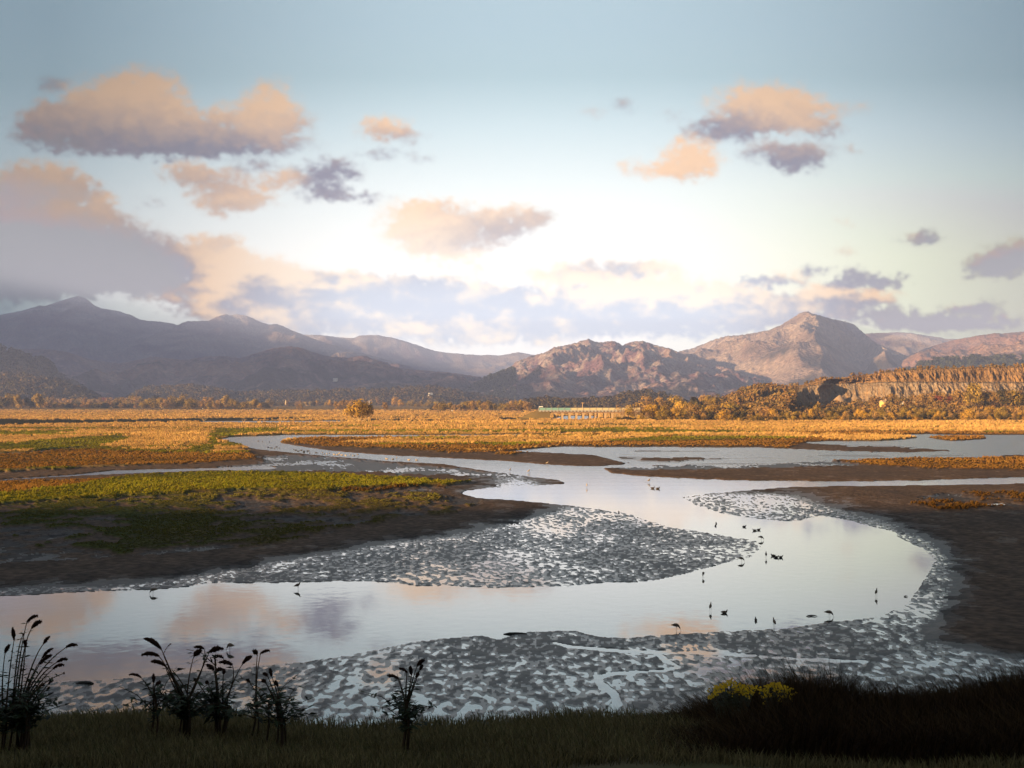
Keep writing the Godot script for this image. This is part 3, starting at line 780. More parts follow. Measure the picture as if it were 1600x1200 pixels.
func quarry_shape(px: float, v: float) -> Array:      # pixel row, distance, kind (0 slope, 1 upper cliff, 2 lower cliff, 3 floor)
	var top := line(QUARRY_TOP, px)
	var cut := sm(1232, 1262, px)                                    # how far the hill is quarried here
	var shift := px + 7.0 * fine.get_noise_2d(v * 160.0, 5.0) - 14.0 * (v - 0.4)
	var pit := sm(1276, 1300, shift) * (1.0 - sm(1330, 1398, shift))       # the recessed pit with scree
	var bench := line([1240, 606, 1262, 604, 1290, 600, 1340, 599, 1400, 597.5, 1565, 598, 1700, 600], px)
	var low := line([1240, 634, 1300, 633, 1345, 631, 1400, 624, 1460, 619, 1565, 616, 1700, 620], px)
	var foot := 652.0
	var lump := 3.5 * broad.get_noise_2d(px * 3.0, v * 120.0) + 2.0 * fine.get_noise_2d(px * 2.6 + v * 60.0, v * 80.0) + 1.5 * fine.get_noise_2d(px * 5.5 + v * 150.0 + 300.0, v * 220.0) + 0.8 * fine.get_noise_2d(px * 20.0 + v * 80.0, v * 200.0)
	bench += 1.6 * fine.get_noise_2d(px * 6.0, 77.0)
	low += 3.0 * fine.get_noise_2d(px * 5.0, 33.0)
	top += 1.2 * fine.get_noise_2d(px * 20.0, 4.0)
	var row := 0.0
	var away := 0.0
	var kind := 0
	if v < 0.25:
		var k := v / 0.25
		row = lerpf(foot, low, k)
		away = lerpf(640.0, 790.0, k) + 12.0 * pit * k
		kind = 0 if k < 0.85 else 3
	elif v < 0.58:
		var k := (v - 0.25) / 0.33
		row = lerpf(low, bench, k)
		away = lerpf(790.0, 797.0, k) + lerpf(12.0, 20.0, k) * pit + lump * sin(PI * k)
		kind = 2
	elif v < 0.64:
		var k := (v - 0.58) / 0.06
		row = bench - 0.5 * k
		away = lerpf(797.0, 815.0, k) + 20.0 * pit * (1.0 - 0.4 * k)
		kind = 3
	elif v < 0.95:
		var k := (v - 0.64) / 0.31
		row = lerpf(bench - 0.5, top, k)
		away = lerpf(815.0, 823.0, k) + 12.0 * pit * (1.0 - k) + lump * 1.2 * sin(PI * minf(k * 1.1, 1.0))
		kind = 1
	else:
		var k := (v - 0.95) / 0.05
		row = top + 9.0 * k
		away = lerpf(823.0, 960.0, k)
	if cut < 1.0:      # the unbroken hillside
		var k := minf(v / 0.95, 1.0)
		var knoll := 40.0 * broad.get_noise_2d(px * 3.0, v * 90.0) * sin(PI * k) + 8.0 * fine.get_noise_2d(px * 9.0, v * 160.0)
		row = lerpf(lerpf(foot, top, pow(k, 0.9)) + (9.0 * (v - 0.95) / 0.05 if v > 0.95 else 0.0), row, cut)
		away = lerpf(lerpf(640.0, 900.0, pow(k, 1.3)) + knoll + (80.0 if v > 0.95 else 0.0), away, cut)
	return [row, away, kind]

func lay_quarry() -> Dictionary:
	var step := 1.1
	var x0 := 1090.0
	var nc := int((1900.0 - x0) / step)
	var nr := 84
	var pos := PackedVector3Array()
	var col := PackedColorArray()
	pos.resize(nc * nr)
	col.resize(nc * nr)
	for c in nc:
		var px := x0 + c * step
		var cut := sm(1232, 1262, px)
		for r in nr:
			var v := r / (nr - 1.0)
			var s := quarry_shape(px, v)
			var p := at(px, s[0], s[1])
			pos[r * nc + c] = p
			var n1 := broad.get_noise_2d(p.x * 3.0, p.y * 3.0)
			var n2 := fine.get_noise_2d(px * 16.0 + v * 20.0, p.y * 4.0)
			var k := Color(0.15, 0.1, 0.04).lerp(Color(0.09, 0.075, 0.03), sm(-0.3, 0.3, n1 + n2))
			var kind: int = s[2]
			if kind == 1: k = k.lerp(Color(0.42, 0.25, 0.115).lerp(Color(0.22, 0.135, 0.07), sm(-0.25, 0.35, n2 + 0.5 * n1)), cut)
			if kind == 2: k = k.lerp(Color(0.46, 0.29, 0.15).lerp(Color(0.33, 0.25, 0.18), sm(-0.3, 0.3, n2 - 0.3 * n1 + 0.2)), cut)
			if kind == 3: k = k.lerp(Color(0.3, 0.23, 0.16), cut * 0.8)
			if kind == 2 and px > 1420.0 and px < 1540.0: k = k.lerp(Color(0.42, 0.33, 0.24), 0.4 * sm(-0.1, 0.3, n2))
			col[r * nc + c] = Color(k.r * (1.0 + 0.35 * n2), k.g * (1.0 + 0.35 * n2), k.b * (1.0 + 0.35 * n2))
	var rock := mat(Color.WHITE, 1.0, true, 0.1)
	rock.uv1_triplanar = true
	rock.uv1_world_triplanar = true
	rock.uv1_scale = Vector3(0.035, 0.02, 0.035)
	rock.albedo_texture = noise_texture(0.03, 41, 5, 0.45, 1.0)
	rock.heightmap_enabled = true
	rock.heightmap_texture = noise_texture(0.03, 42, 6, 0.0, 1.0)
	rock.heightmap_scale = 120.0
	tag(put("quarry_hill", sheet(pos, col, nc, nr), rock), "orange-brown quarry cliff in two benches behind the right-hand trees", "", "", "structure")
	# heaps of spoil on the pit floor
	var heaps := [[1312, 631, 17, 17, 800.0, "pale scree heap against the quarry pit wall, the left one"], [1336, 630, 22, 15, 806.0, "pale scree heap with rounded top, the right one in the quarry pit"], [1285, 634, 14, 6, 778.0, "low heap of pale rubble at the foot of the quarry face"]]
	for hp in heaps:
		var s := 0.5 * 0.42 * float(hp[2])
		var st := begin()
		var rings := []
		var where := at(hp[0], hp[1], hp[4])
		for k in 7:
			var ring := []
			for a in 18:
				var ang := TAU * a / 18.0
				var rad: float = s * 2.0 * (1.0 - k / 6.0) * (1.0 + 0.16 * fine.get_noise_2d(a * 22.0, k * 19.0 + hp[0]))
				ring.append(Vector3(cos(ang) * rad, 0.42 * hp[3] * pow(k / 6.0, 0.85) - 1.0, sin(ang) * rad))
			rings.append(ring)
		for k in 6:
			for a in 18:
				var b := (a + 1) % 18
				quad(st, rings[k][b], rings[k][a], rings[k + 1][a], rings[k + 1][b], Color(0.25, 0.175, 0.11))
		var o := put("scree_heap", done(st), mat(Color.WHITE, 1.0, true, 0.1))
		o.position = where
		tag(o, hp[5], "scree heap")
	return {"pos": pos, "nc": nc, "nr": nr}

# ---------------------------------------------------------------- trees
func crown_mesh(seed_: int, wide: float, tall: float, low: float, count: int, leaf: float, lobes: int, a: Color, b: Color) -> ArrayMesh:
	# leaf sprays scattered over the outside of a few uneven lobes, gaps between them
	var r := RandomNumberGenerator.new()
	r.seed = seed_
	var centres := []
	for i in lobes:
		var ang := r.randf() * TAU
		var q := sqrt(r.randf())
		var up := r.randf()
		var spread := sqrt(maxf(0.0, 1.0 - pow(up * 1.05 - 0.1, 2.0)))
		centres.append([Vector3(cos(ang) * q * wide * 0.36 * spread, low + (tall - low) * (0.15 + 0.62 * up), sin(ang) * q * wide * 0.36 * spread), r.randf_range(0.15, 0.26) * (wide + tall - low) * 0.6, r.randf_range(0.7, 1.3)])
	var st := begin()
	st.set_smooth_group(-1)
	for i in count:
		var l: Array = centres[r.randi() % lobes]
		var d := Vector3(r.randfn(), r.randfn() * 0.9 + 0.12, r.randfn()).normalized()
		var p: Vector3 = l[0] + d * l[1] * pow(r.randf(), 0.3)
		if p.y < low * 0.6: p.y = low * 0.6 + r.randf() * 0.05
		var face := (d + Vector3(r.randfn(), r.randfn(), r.randfn()) * 0.35).normalized()
		var u := face.cross(Vector3(r.randfn(), r.randfn(), r.randfn())).normalized()
		var s := face.cross(u)
		var z := leaf * r.randf_range(0.6, 1.4)
		var k: Color = a.lerp(b, clampf(r.randf() * 0.6 + 0.4 * (l[2] - 0.7) / 0.6, 0.0, 1.0))
		k = Color(k.r * l[2], k.g * l[2], k.b * l[2])
		tri(st, p - s * z * 0.5, p + u * z * 1.2, p + s * z * 0.5, k)
		tri(st, p - s * z * 0.5, p + s * z * 0.5, p - u * z * 0.5, k)
	return done(st)

func grow(st: SurfaceTool, r: RandomNumberGenerator, from: Vector3, dir: Vector3, length: float, radius: float, depth: int, bend := 0.35) -> void:
	var p := from
	var d := dir
	var pts := [p]
	var radii := [radius]
	for i in 3:
		d = (d + Vector3(r.randfn(), r.randfn() * 0.6 + 0.12, r.randfn()) * bend * 0.5).normalized()
		p += d * length / 3.0
		pts.append(p)
		radii.append(radius * (1.0 - 0.16 * (i + 1)))
		if depth > 0 and i > 0:
			grow(st, r, p, (d + Vector3(r.randfn(), r.randf() * 0.5, r.randfn()) * 0.75).normalized(), length * r.randf_range(0.5, 0.75), radius * 0.5, depth - 1, bend)
	tube(st, pts, radii, 5 if depth > 1 else 4)
	if depth > 0:
		grow(st, r, p, (d + Vector3(r.randfn(), 0.4, r.randfn()) * 0.5).normalized(), length * 0.65, radius * 0.5, depth - 1, bend)

func trunk_mesh(seed_: int, tall: float, wide: float, limbs: int) -> ArrayMesh:
	var r := RandomNumberGenerator.new()
	r.seed = seed_
	var st := begin()
	for i in limbs:
		var a := TAU * (i + r.randf() * 0.6) / limbs
		var lean := Vector3(cos(a) * wide * 0.5, tall, sin(a) * wide * 0.5).normalized()
		grow(st, r, Vector3(cos(a) * 0.012, -0.03, sin(a) * 0.012), lean, tall * 0.55, 0.022, 1)
	return done(st)

var protos := {}
var leaf_mat: StandardMaterial3D
var bark: StandardMaterial3D
var pale_bark: StandardMaterial3D

func make_protos() -> void:
	leaf_mat = mat(Color.WHITE, 0.9, true, 0.15)
	leaf_mat.backlight_enabled = true
	leaf_mat.backlight = Color(0.35, 0.35, 0.35)
	bark = mat(lin(0.11, 0.075, 0.05), 1.0, false, 0.1)
	pale_bark = mat(lin(0.36, 0.26, 0.15), 1.0, false, 0.1)
	# kind: width, crown bottom, leaves, leaf size, lobes, two colours, limbs
	var kinds := {
		"willow": [1.35, 0.08, 1000, 0.055, 11, Color(0.22, 0.13, 0.02), Color(0.4, 0.23, 0.035), 5],
		"olive": [1.25, 0.08, 1000, 0.055, 10, Color(0.13, 0.095, 0.018), Color(0.27, 0.17, 0.034), 5],
		"brown": [1.1, 0.12, 850, 0.05, 9, Color(0.16, 0.095, 0.032), Color(0.3, 0.18, 0.056), 4],
		"dark": [1.15, 0.1, 1000, 0.055, 9, Color(0.04, 0.034, 0.015), Color(0.075, 0.058, 0.022), 3],
		"red": [1.1, 0.12, 850, 0.05, 8, Color(0.13, 0.04, 0.022), Color(0.2, 0.06, 0.03), 3],
		"bare": [1.0, 0.3, 260, 0.04, 9, Color(0.2, 0.12, 0.06), Color(0.3, 0.18, 0.08), 5],
	}
	for k in kinds:
		protos[k] = []
		for v in 3:
			var s: Array = kinds[k]
			var w: float = s[0] * [1.0, 1.2, 0.85][v]
			protos[k].append([crown_mesh(hash(k) % 1000 + v * 31, w, 1.0, s[1], s[2], s[3], s[4], s[5], s[6]), trunk_mesh(v * 7 + 3, 0.75, w, s[7])])

func tree(kind: String, px: float, py: float, tall_px: float, label: String, group: String, called := "tree", away := -1.0, category := "tree") -> Node3D:
	var where := on_ground(px, py, 0.3) if away < 0.0 else at(px, py, away)
	var v: Array = protos[kind][rng.randi() % 3]
	var o := thing(called, label, category, where, rng.randf() * TAU, group)
	o.scale = Vector3(1, rng.randf_range(0.85, 1.2), 1) * tall_px * rng.randf_range(0.8, 1.15) * -where.z / FOCAL
	put("trunk", v[1], pale_bark if kind == "bare" else bark, o)
	put("crown", v[0], leaf_mat, o)
	return o

func pick_kind(mix: Array) -> String:
	return mix[rng.randi() % mix.size()]

const LOOKS := {"willow": "golden", "olive": "olive-green", "brown": "russet-brown", "dark": "dark green", "red": "dark red", "bare": "pale thin-leaved"}

func belt(x0: float, x1: float, gap: float, y0: float, y1: float, h0: float, h1: float, mix: Array, label: String, group: String, called := "tree", away := -1.0) -> void:
	var x := x0 + rng.randf() * gap
	while x < x1:
		var kind := pick_kind(mix)
		tree(kind, x, rng.randf_range(y0, y1), rng.randf_range(h0, h1), label % LOOKS[kind], LOOKS[kind] + " " + group, called, away)
		x += gap * rng.randf_range(0.6, 1.4)

func mass(x0: float, x1: float, gap: float, y0: float, y1: float, h0: float, h1: float, mix: Array, label: String, away := -1.0) -> void:
	# rear rows that show only as tops between the trees before them
	var spots := {}
	var x := x0
	while x < x1:
		var py := rng.randf_range(y0, y1)
		var where := on_ground(x, py, 0.3) if away < 0.0 else at(x, py, away)
		var z := rng.randf_range(h0, h1) * -where.z / FOCAL
		var f := rng.randf_range(0.7, 1.2)
		var crown: Mesh = protos[pick_kind(mix)][rng.randi() % 3][0]
		if not spots.has(crown): spots[crown] = []
		spots[crown].append([Transform3D(Basis(Vector3.UP, rng.randf() * TAU).scaled(Vector3(z * 1.3, z, z * 1.3)), where - Vector3(0, z * 0.1, 0)), Color(f, f * rng.randf_range(0.9, 1.1), f)])
		x += gap * rng.randf_range(0.6, 1.4)
	for crown in spots: scatter("treeline", label, "trees", crown, leaf_mat, spots[crown])

func wood(called: String, label: String, land: Dictionary, count: int, tall: float, mesh: Mesh, t0: float, t1: float, keep := 0.0) -> void:
	# a far wood that reads as one mass
	var spots := []
	var r := RandomNumberGenerator.new()
	r.seed = hash(called + label) % 10000
	var nc: int = land.nc
	var nr: int = land.nr
	for i in count:
		var c := r.randi_range(0, land.get("most", nc - 2))
		var row := clampi(int(lerpf(t0, t1, r.randf()) * nr), 0, nr - 2)
		var p: Vector3 = land.pos[row * nc + c].lerp(land.pos[(row + 1) * nc + c + 1], r.randf())
		if keep != 0.0 and broad.get_noise_2d(p.x * 2.0, p.z * 2.0) < keep: continue
		var s := tall * r.randf_range(0.6, 1.3)
		var f := r.randf_range(0.7, 1.35)
		spots.append([Transform3D(Basis(Vector3.UP, r.randf() * TAU).scaled(Vector3(s, s, s)), p - Vector3(0, s * 0.15, 0)), Color(f * r.randf_range(0.9, 1.15), f, f * r.randf_range(0.85, 1.0))])
	scatter(called, label, "wood", mesh, leaf_mat, spots)

func scatter(called: String, label: String, category: String, mesh: Mesh, material: Material, spots: Array) -> MultiMeshInstance3D:
	var mm := MultiMesh.new()
	mm.transform_format = MultiMesh.TRANSFORM_3D
	mm.use_colors = true
	mm.mesh = mesh
	mm.instance_count = spots.size()
	for i in spots.size():
		mm.set_instance_transform(i, spots[i][0])
		mm.set_instance_color(i, spots[i][1])
	var o := MultiMeshInstance3D.new()
	o.name = numbered(called)
	o.multimesh = mm
	o.material_override = material
	add_child(o, true)
	tag(o, label, category, "", "stuff")
	return o

func plant_trees(hills: Array, quarry: Dictionary) -> void:
	var small := crown_mesh(5, 1.0, 1.0, 0.05, 60, 0.2, 6, Color(0.04, 0.035, 0.018), Color(0.075, 0.055, 0.025))
	var autumn := crown_mesh(6, 1.1, 1.0, 0.05, 70, 0.18, 6, Color(0.12, 0.075, 0.026), Color(0.23, 0.14, 0.045))
	var pine := crown_mesh(7, 0.6, 1.0, 0.0, 60, 0.16, 5, Color(0.02, 0.024, 0.013), Color(0.038, 0.04, 0.018))
	wood("woodland", "dark wood covering the steep hill at the left edge", hills[0], 2600, 15.0, small, 0.0, 0.9)
	wood("woodland", "dark wood on the low knoll at the left edge", hills[1], 1500, 12.0, small, 0.0, 0.9)
	wood("woodland", "brown-grey wood on the low rise behind the middle treeline", hills[2], 2600, 10.0, small, 0.0, 0.9)
	wood("woodland", "dark pine wood on the spur beside the craggy hill", hills[3], 1300, 14.0, pine, 0.1, 0.9)
	wood("woodland", "dark pine plantation on the ridge above the quarry", hills[4], 1500, 17.0, pine, 0.35, 0.9)
	wood("woodland", "grey-green wood on the mound beyond the bridge", hills[5], 900, 8.0, small, 0.0, 0.9)
	wood("scrub", "brown scrub along the lip of the quarry cliff", quarry, 900, 3.2, autumn, 0.945, 0.99)
	wood("scrub", "rusty scrub on the slope below the quarry faces", quarry, 1600, 4.0, autumn, 0.02, 0.24)
	wood("scrub", "brown bushes over the grassy hill left of the quarry", {"pos": quarry.pos, "nc": quarry.nc, "nr": quarry.nr, "most": 138}, 700, 4.5, autumn, 0.1, 0.97, -0.1)
	# belt at the far edge of the marsh, left to right
	belt(-8, 66, 8, 637, 638.5, 16, 21, ["brown", "olive", "dark"], "tall %s tree in the clump at the left end of the marsh", "trees at the left end of the marsh")
	mass(-10, 420, 3.2, 636.5, 638, 8, 12, ["olive", "dark", "brown"], "low thicket along the left marsh edge")
	belt(60, 160, 6, 634, 635.5, 12, 15, ["brown", "brown", "olive"], "%s tree in the belt behind the left grazing strip, left of the red tree", "trees behind the left grazing strip")
	tree("red", 162, 634, 16.5, "dark red rounded tree standing out of the left belt", "")
	belt(168, 232, 6, 635, 636.5, 13, 17, ["olive", "brown"], "%s tree in the belt between the red tree and the left thicket", "trees between the red tree and the thicket")
	belt(224, 298, 6, 638, 639.5, 14, 19, ["olive", "brown", "olive"], "rounded %s tree in the left half of the marsh-edge thicket", "left half of the marsh-edge thicket")
	belt(298, 372, 6, 638, 639.5, 13, 18, ["olive", "brown", "olive"], "rounded %s tree in the thicket half beside the white marker post", "right half of the marsh-edge thicket")
	tree("dark", 244, 636, 19, "single dark conifer-like tree rising above the left thicket", "")
	belt(372, 412, 8, 639, 640, 10, 14, ["willow", "olive"], "%s bush in the small clump right of the left thicket", "bushes right of the left thicket", "bush")
	belt(410, 520, 9, 633, 636, 8, 11, ["willow", "olive", "brown", "dark"], "low %s tree of the open scrub left of the lone willow", "scrub trees left of the lone willow")
	mass(400, 680, 4, 632, 635, 5, 8, ["olive", "dark"], "low scrub behind the lone willow")
	belt(520, 553, 7, 640, 641, 12, 15, ["brown"], "%s tree in the clump just left of the lone willow", "trees just left of the lone willow")
	tree("brown", 468, 640, 10, "round brown bush on the open field left of the lone willow", "", "bush")
	tree("brown", 434, 641, 6, "small brown bush at the field edge, leftmost of two", "", "bush")
	belt(560, 680, 10, 632, 635, 9, 13, ["willow", "olive", "brown"], "%s tree in the line behind the lone willow", "trees behind the lone willow")
	tree("brown", 602, 642, 13, "round bare brown tree right of the lone willow", "")
	tree("willow", 626, 636, 10, "small golden round tree between lone willow and brown thicket", "")
	mass(640, 690, 8, 635, 637, 6, 9, ["dark", "olive"], "low hedge right of the lone willow")
	belt(675, 755, 7, 641, 642.5, 11, 15, ["brown", "brown", "olive"], "round %s tree in the left half of the thicket before the bridge", "left half of the thicket before the bridge")
	belt(755, 835, 7, 641, 642.5, 12, 16, ["brown", "brown", "olive"], "round %s tree in the thicket half next to the bridge", "thicket half next to the bridge")
	mass(675, 838, 3.5, 640, 641, 7, 10, ["brown", "dark"], "undergrowth of the thicket before the bridge")
	tree("brown", 803, 642, 19, "tallest brown tree of the thicket beside the bridge", "")
	mass(670, 840, 11, 634, 636, 7, 11, ["dark", "olive"], "dim trees behind the brown thicket")
	# the big wood on the right: back rows first
	belt(1000, 1100, 9, 646, 648, 21, 28, ["brown", "dark", "olive", "brown"], "tall %s tree at the back of the wood, in its bridge-side half", "back trees in the bridge-side half of the wood")
	belt(1100, 1200, 9, 646, 648, 21, 28, ["brown", "dark", "olive", "brown"], "tall %s tree at the back of the wood, in its quarry-side half", "back trees in the quarry-side half of the wood")
	mass(990, 1200, 8, 650, 653, 20, 27, ["brown", "olive", "willow", "dark", "bare"], "trees filling the middle of the wood right of the bridge")
	belt(962, 1080, 8, 655, 657, 16, 22, ["willow", "willow", "olive", "bare"], "%s tree at the front of the wood next to the bridge", "front trees next to the bridge")
	belt(1080, 1165, 10, 656, 657.5, 13, 18, ["olive", "willow", "bare", "dark"], "%s tree at the front of the wood in its middle", "front trees in the middle of the wood")
	mass(965, 1610, 5, 656, 657.5, 5, 9, ["willow", "olive", "dark"], "low bushes along the front of the wood")
	tree("willow", 1098, 657, 16, "rounded golden bush at the wood edge, leftmost of the golden pair", "", "bush")
	tree("willow", 1133, 658.5, 20, "bright golden tree standing before the wood, rightmost of the pair", "")
	var parts := [[1165, 1285, "below the grassy hill left of the quarry"], [1285, 1370, "below the quarry pit and scree"], [1370, 1450, "below the yellow house and sheds"], [1450, 1604, "right of the pale-roofed sheds"]]
	for p in parts:
		belt(p[0], p[1], 10, 655.5, 657.5, 11, 16, ["olive", "olive", "willow", "dark", "brown"], "rounded %s tree in the front row " + p[2], "front row " + p[2])
	for p in parts:
		belt(p[0], p[1], 10, 650, 653, 13, 18, ["olive", "willow", "olive", "dark"], "%s tree in the second row " + p[2], "second row " + p[2])
	mass(1200, 1640, 10, 646, 648, 12, 16, ["olive", "brown", "dark"], "rear rows of olive trees below the quarry")
	tree("olive", 1412, 655.5, 19, "large dome-shaped olive tree in front of the white-roofed sheds", "")
	tree("bare", 1388, 657, 16, "pale bare-trunked birch among the willows below the yellow house", "")
	tree("brown", 1362, 632, 13, "russet round tree left of the yellow house", "", "tree", 740.0)
	tree("brown", 1393, 631, 16, "russet tree directly behind the yellow house", "", "tree", 760.0)
	tree("dark", 1415, 632, 10, "dark tree behind the white-roofed shed", "", "tree", 760.0)
	belt(1432, 1560, 8, 634, 637, 18, 26, ["brown", "brown", "red", "bare"], "tall %s tree against the quarry foot on the far right", "trees at the quarry foot", "tree", 720.0)
	belt(1520, 1606, 9, 634, 638, 24, 34, ["dark", "olive", "brown"], "very tall %s tree at the right edge below the quarry", "trees at the right edge", "tree", 690.0)
	mass(1110, 1240, 9, 630, 634, 9, 13, ["dark", "brown", "olive"], "trees on the grassy slope left of the quarry", 760.0)
	# the lone willow: a wide low dome on pale spreading limbs
	var o := thing("lone_willow", "wide golden willow standing alone on the marsh with pale limbs", "tree", on_ground(562, 658.5, 0.4))
	o.scale = Vector3.ONE * 31.0 * -o.position.z / FOCAL
	put("crown", crown_mesh(77, 1.75, 1.0, 0.2, 2600, 0.05, 18, Color(0.2, 0.12, 0.018), Color(0.34, 0.2, 0.03)), leaf_mat, o)
	var r := RandomNumberGenerator.new()
	r.seed = 5
	for a in [[-0.75, 0.4], [-0.35, 0.75], [0.05, 0.9], [0.45, 0.7], [0.8, 0.35]]:
		var lt := begin()
		grow(lt, r, Vector3(0, -0.02, 0), Vector3(a[0], a[1], r.randf_range(-0.4, 0.4)).normalized(), 0.42, 0.028, 1)
		put("limb", done(lt), pale_bark, o)
	# bare pale shrubs along the creek
	var bares := [[318, 659, 11, "pale dead shrub with many stems by the left creek"], [381, 660, 9, "small forked pale stump by the left creek"], [437, 660, 9, "tangled pale dead shrub left of the lone willow"], [534, 658, 8, "forked pale bare shrub beside the lone willow, left"], [597, 658.5, 11, "pale leafless sapling right of the lone willow, first of the clump"], [605, 659, 12, "pale leafless sapling right of the lone willow, tallest of the clump"], [627, 658, 12, "lone forked leafless sapling further right of the willow"]]
	for k in bares.size():
		var b: Array = bares[k]
		var s := thing("bare_shrub", b[3], "shrub", on_ground(b[0], b[1], 0.4), rng.randf() * TAU)
		s.scale = Vector3.ONE * float(b[2]) * -s.position.z / FOCAL
		var bt := begin()
		r.seed = 40 + k
		for q in 4:
			grow(bt, r, Vector3(r.randf_range(-0.1, 0.1), -0.02, r.randf_range(-0.1, 0.1)), Vector3(r.randfn() * 0.5, 1, r.randfn() * 0.5).normalized(), 0.45, 0.035, 2, 0.5)
		put("stems", done(bt), pale_bark, s)

# ---------------------------------------------------------------- bridge, houses, posts
func build_bridge() -> void:
	var d := 613.0
	var m := d / FOCAL
	var left := 842.0
	var right := 1000.0
	var x := func(px: float) -> float: return (px - 800.0) * m
	var y := func(py: float) -> float: return EYE.y + (HORIZON - py) * m
	var o := thing("road_bridge", "long low road bridge on square piers across the far creek", "bridge", Vector3(x.call(left), 0, -d))
	var base: Vector3 = o.position
	var wood := mat(lin(0.2, 0.13, 0.08), 0.95, false, 0.2)
	var stone := mat(lin(0.36, 0.25, 0.14), 0.95, false, 0.2)
	var teal := mat(lin(0.14, 0.27, 0.25), 0.6, false)
	var cream := mat(lin(0.4, 0.34, 0.21), 0.7, false)
	var grey := mat(lin(0.3, 0.29, 0.27), 0.8, false)
	var w: float = x.call(right) - x.call(left)
	var st := begin()
	box(st, Vector3(0, y.call(643.2), -9), Vector3(w, y.call(641.2), 0))
	put("deck", done(st), grey, o)
	st = begin()
	box(st, Vector3(0, y.call(645.2), -8.6), Vector3(w, y.call(643.2), -0.3))
	put("girder", done(st), wood, o)
	for k in 28:      # stub beams under the deck edge
		st = begin()
		box(st, Vector3(1.0 + k * 1.75, y.call(643.0), -0.3), Vector3(1.45 + k * 1.75, y.call(641.6), 0.25))
		put("beam_end", done(st), wood, o)
	for k in 16:      # parapet panels, teal at the left end turning cream
		var x0 := w * k / 16.0
		var x1 := w * (k + 1) / 16.0 - 0.06
		st = begin()
		box(st, Vector3(x0, y.call(641.0), -0.15), Vector3(x1, y.call(637.2), 0.05))
		put("parapet_panel", done(st), teal if k < 5 else cream, o)
	for k in 17:
		st = begin()
		box(st, Vector3(w * k / 16.0 - 0.1, y.call(641.2), 0.05), Vector3(w * k / 16.0 + 0.08, y.call(636.8), 0.2))
		put("parapet_post", done(st), grey, o)
	st = begin()
	box(st, Vector3(0, y.call(641.0), -9), Vector3(w, y.call(638.2), -8.8))
	put("parapet_panel", done(st), cream, o)
	for px in [856.7, 867.5, 878.7, 890.0, 900.8, 911.6, 922.3, 930.0, 935.0, 946.0, 957.0]:
		var wide := 0.5 if px < 925.0 or px > 940.0 else 0.25
		st = begin()
		var cx: float = x.call(px) - base.x
		box(st, Vector3(cx - wide, -0.6, -8.0), Vector3(cx + wide, y.call(646.4), -0.5))
		box(st, Vector3(cx - wide * 1.5, y.call(646.4), -8.3), Vector3(cx + wide * 1.5, y.call(645.2), -0.3))
		put("pier", done(st), stone, o)
	# grassy abutment on the left
	st = begin()
	var ab := []
	for k in 9:
		var q := k / 8.0
		ab.append(Vector3(-12.0 + q * 20.0, 0.3 + (y.call(641.6) - 0.4) * sm(0.0, 0.6, q), 0.0))
	for k in 8:
		var a: Vector3 = ab[k]
		var b: Vector3 = ab[k + 1]
		if a.x > 4.2: break
		quad(st, Vector3(a.x, -0.5, 5), a + Vector3(0, 0, -0.6), b + Vector3(0, 0, -0.6), Vector3(b.x, -0.5, 5))
		quad(st, a + Vector3(0, 0, -0.6), a + Vector3(0, 0, -9), b + Vector3(0, 0, -9), b + Vector3(0, 0, -0.6))
	put("abutment", done(st), mat(lin(0.16, 0.11, 0.04), 1.0, false, 0.1), o)
	# van on the deck
	var v := thing("van", "small white van on the left end of the bridge", "van", Vector3(x.call(845.5), y.call(641.2), -d - 3.0))
	st = begin()
	box(st, Vector3(-1.0, 0.35, -4.4), Vector3(1.0, 1.1, 0))
	box(st, Vector3(-0.95, 1.1, -3.9), Vector3(0.95, 2.05, -0.05))
	put("body", done(st), mat(lin(0.8, 0.8, 0.78), 0.4, false), v)
	for s in [-0.45, 0.45]:
		st = begin()
		box(st, Vector3(s - 0.36, 1.25, -0.06), Vector3(s + 0.36, 1.8, -0.03))
		put("rear_window", done(st), mat(lin(0.03, 0.03, 0.035), 0.1, false), v)
	for s in [[-0.85, -0.8], [0.85, -0.8], [-0.85, -3.6], [0.85, -3.6]]:
		st = begin()
		tube(st, [Vector3(s[0] - 0.1, 0.33, s[1]), Vector3(s[0] + 0.1, 0.33, s[1])], [0.33, 0.33], 14)
		put("wheel", done(st), mat(lin(0.03, 0.03, 0.03), 0.8, false), v)
	# posts
	var posts := [[910.2, 638.0, 628.5, d + 4.0, 0.18, "timber pole standing on the bridge", lin(0.4, 0.27, 0.15)], [446.5, 632, 625, 1400.0, 0.55, "pale post behind the scrub left of the lone willow", lin(0.5, 0.42, 0.3)], [577, 632, 625.5, 1400.0, 0.5, "pale post in the tree line behind the lone willow", lin(0.5, 0.42, 0.36)], [317, 639.6, 636.8, 1230.0, 0.4, "white marker post at the edge of the left thicket", lin(0.75, 0.72, 0.66)], [642.5, 658.5, 649.5, 560.0, 0.13, "slim pale post on the marsh right of the lone willow", lin(0.45, 0.33, 0.18)], [706.5, 643.2, 640.6, 1000.0, 0.4, "short white post before the brown thicket", lin(0.72, 0.68, 0.6)], [1428.5, 634, 624, 745.0, 0.2, "slender pale chimney pole beside the quarry sheds", lin(0.55, 0.42, 0.25)]]
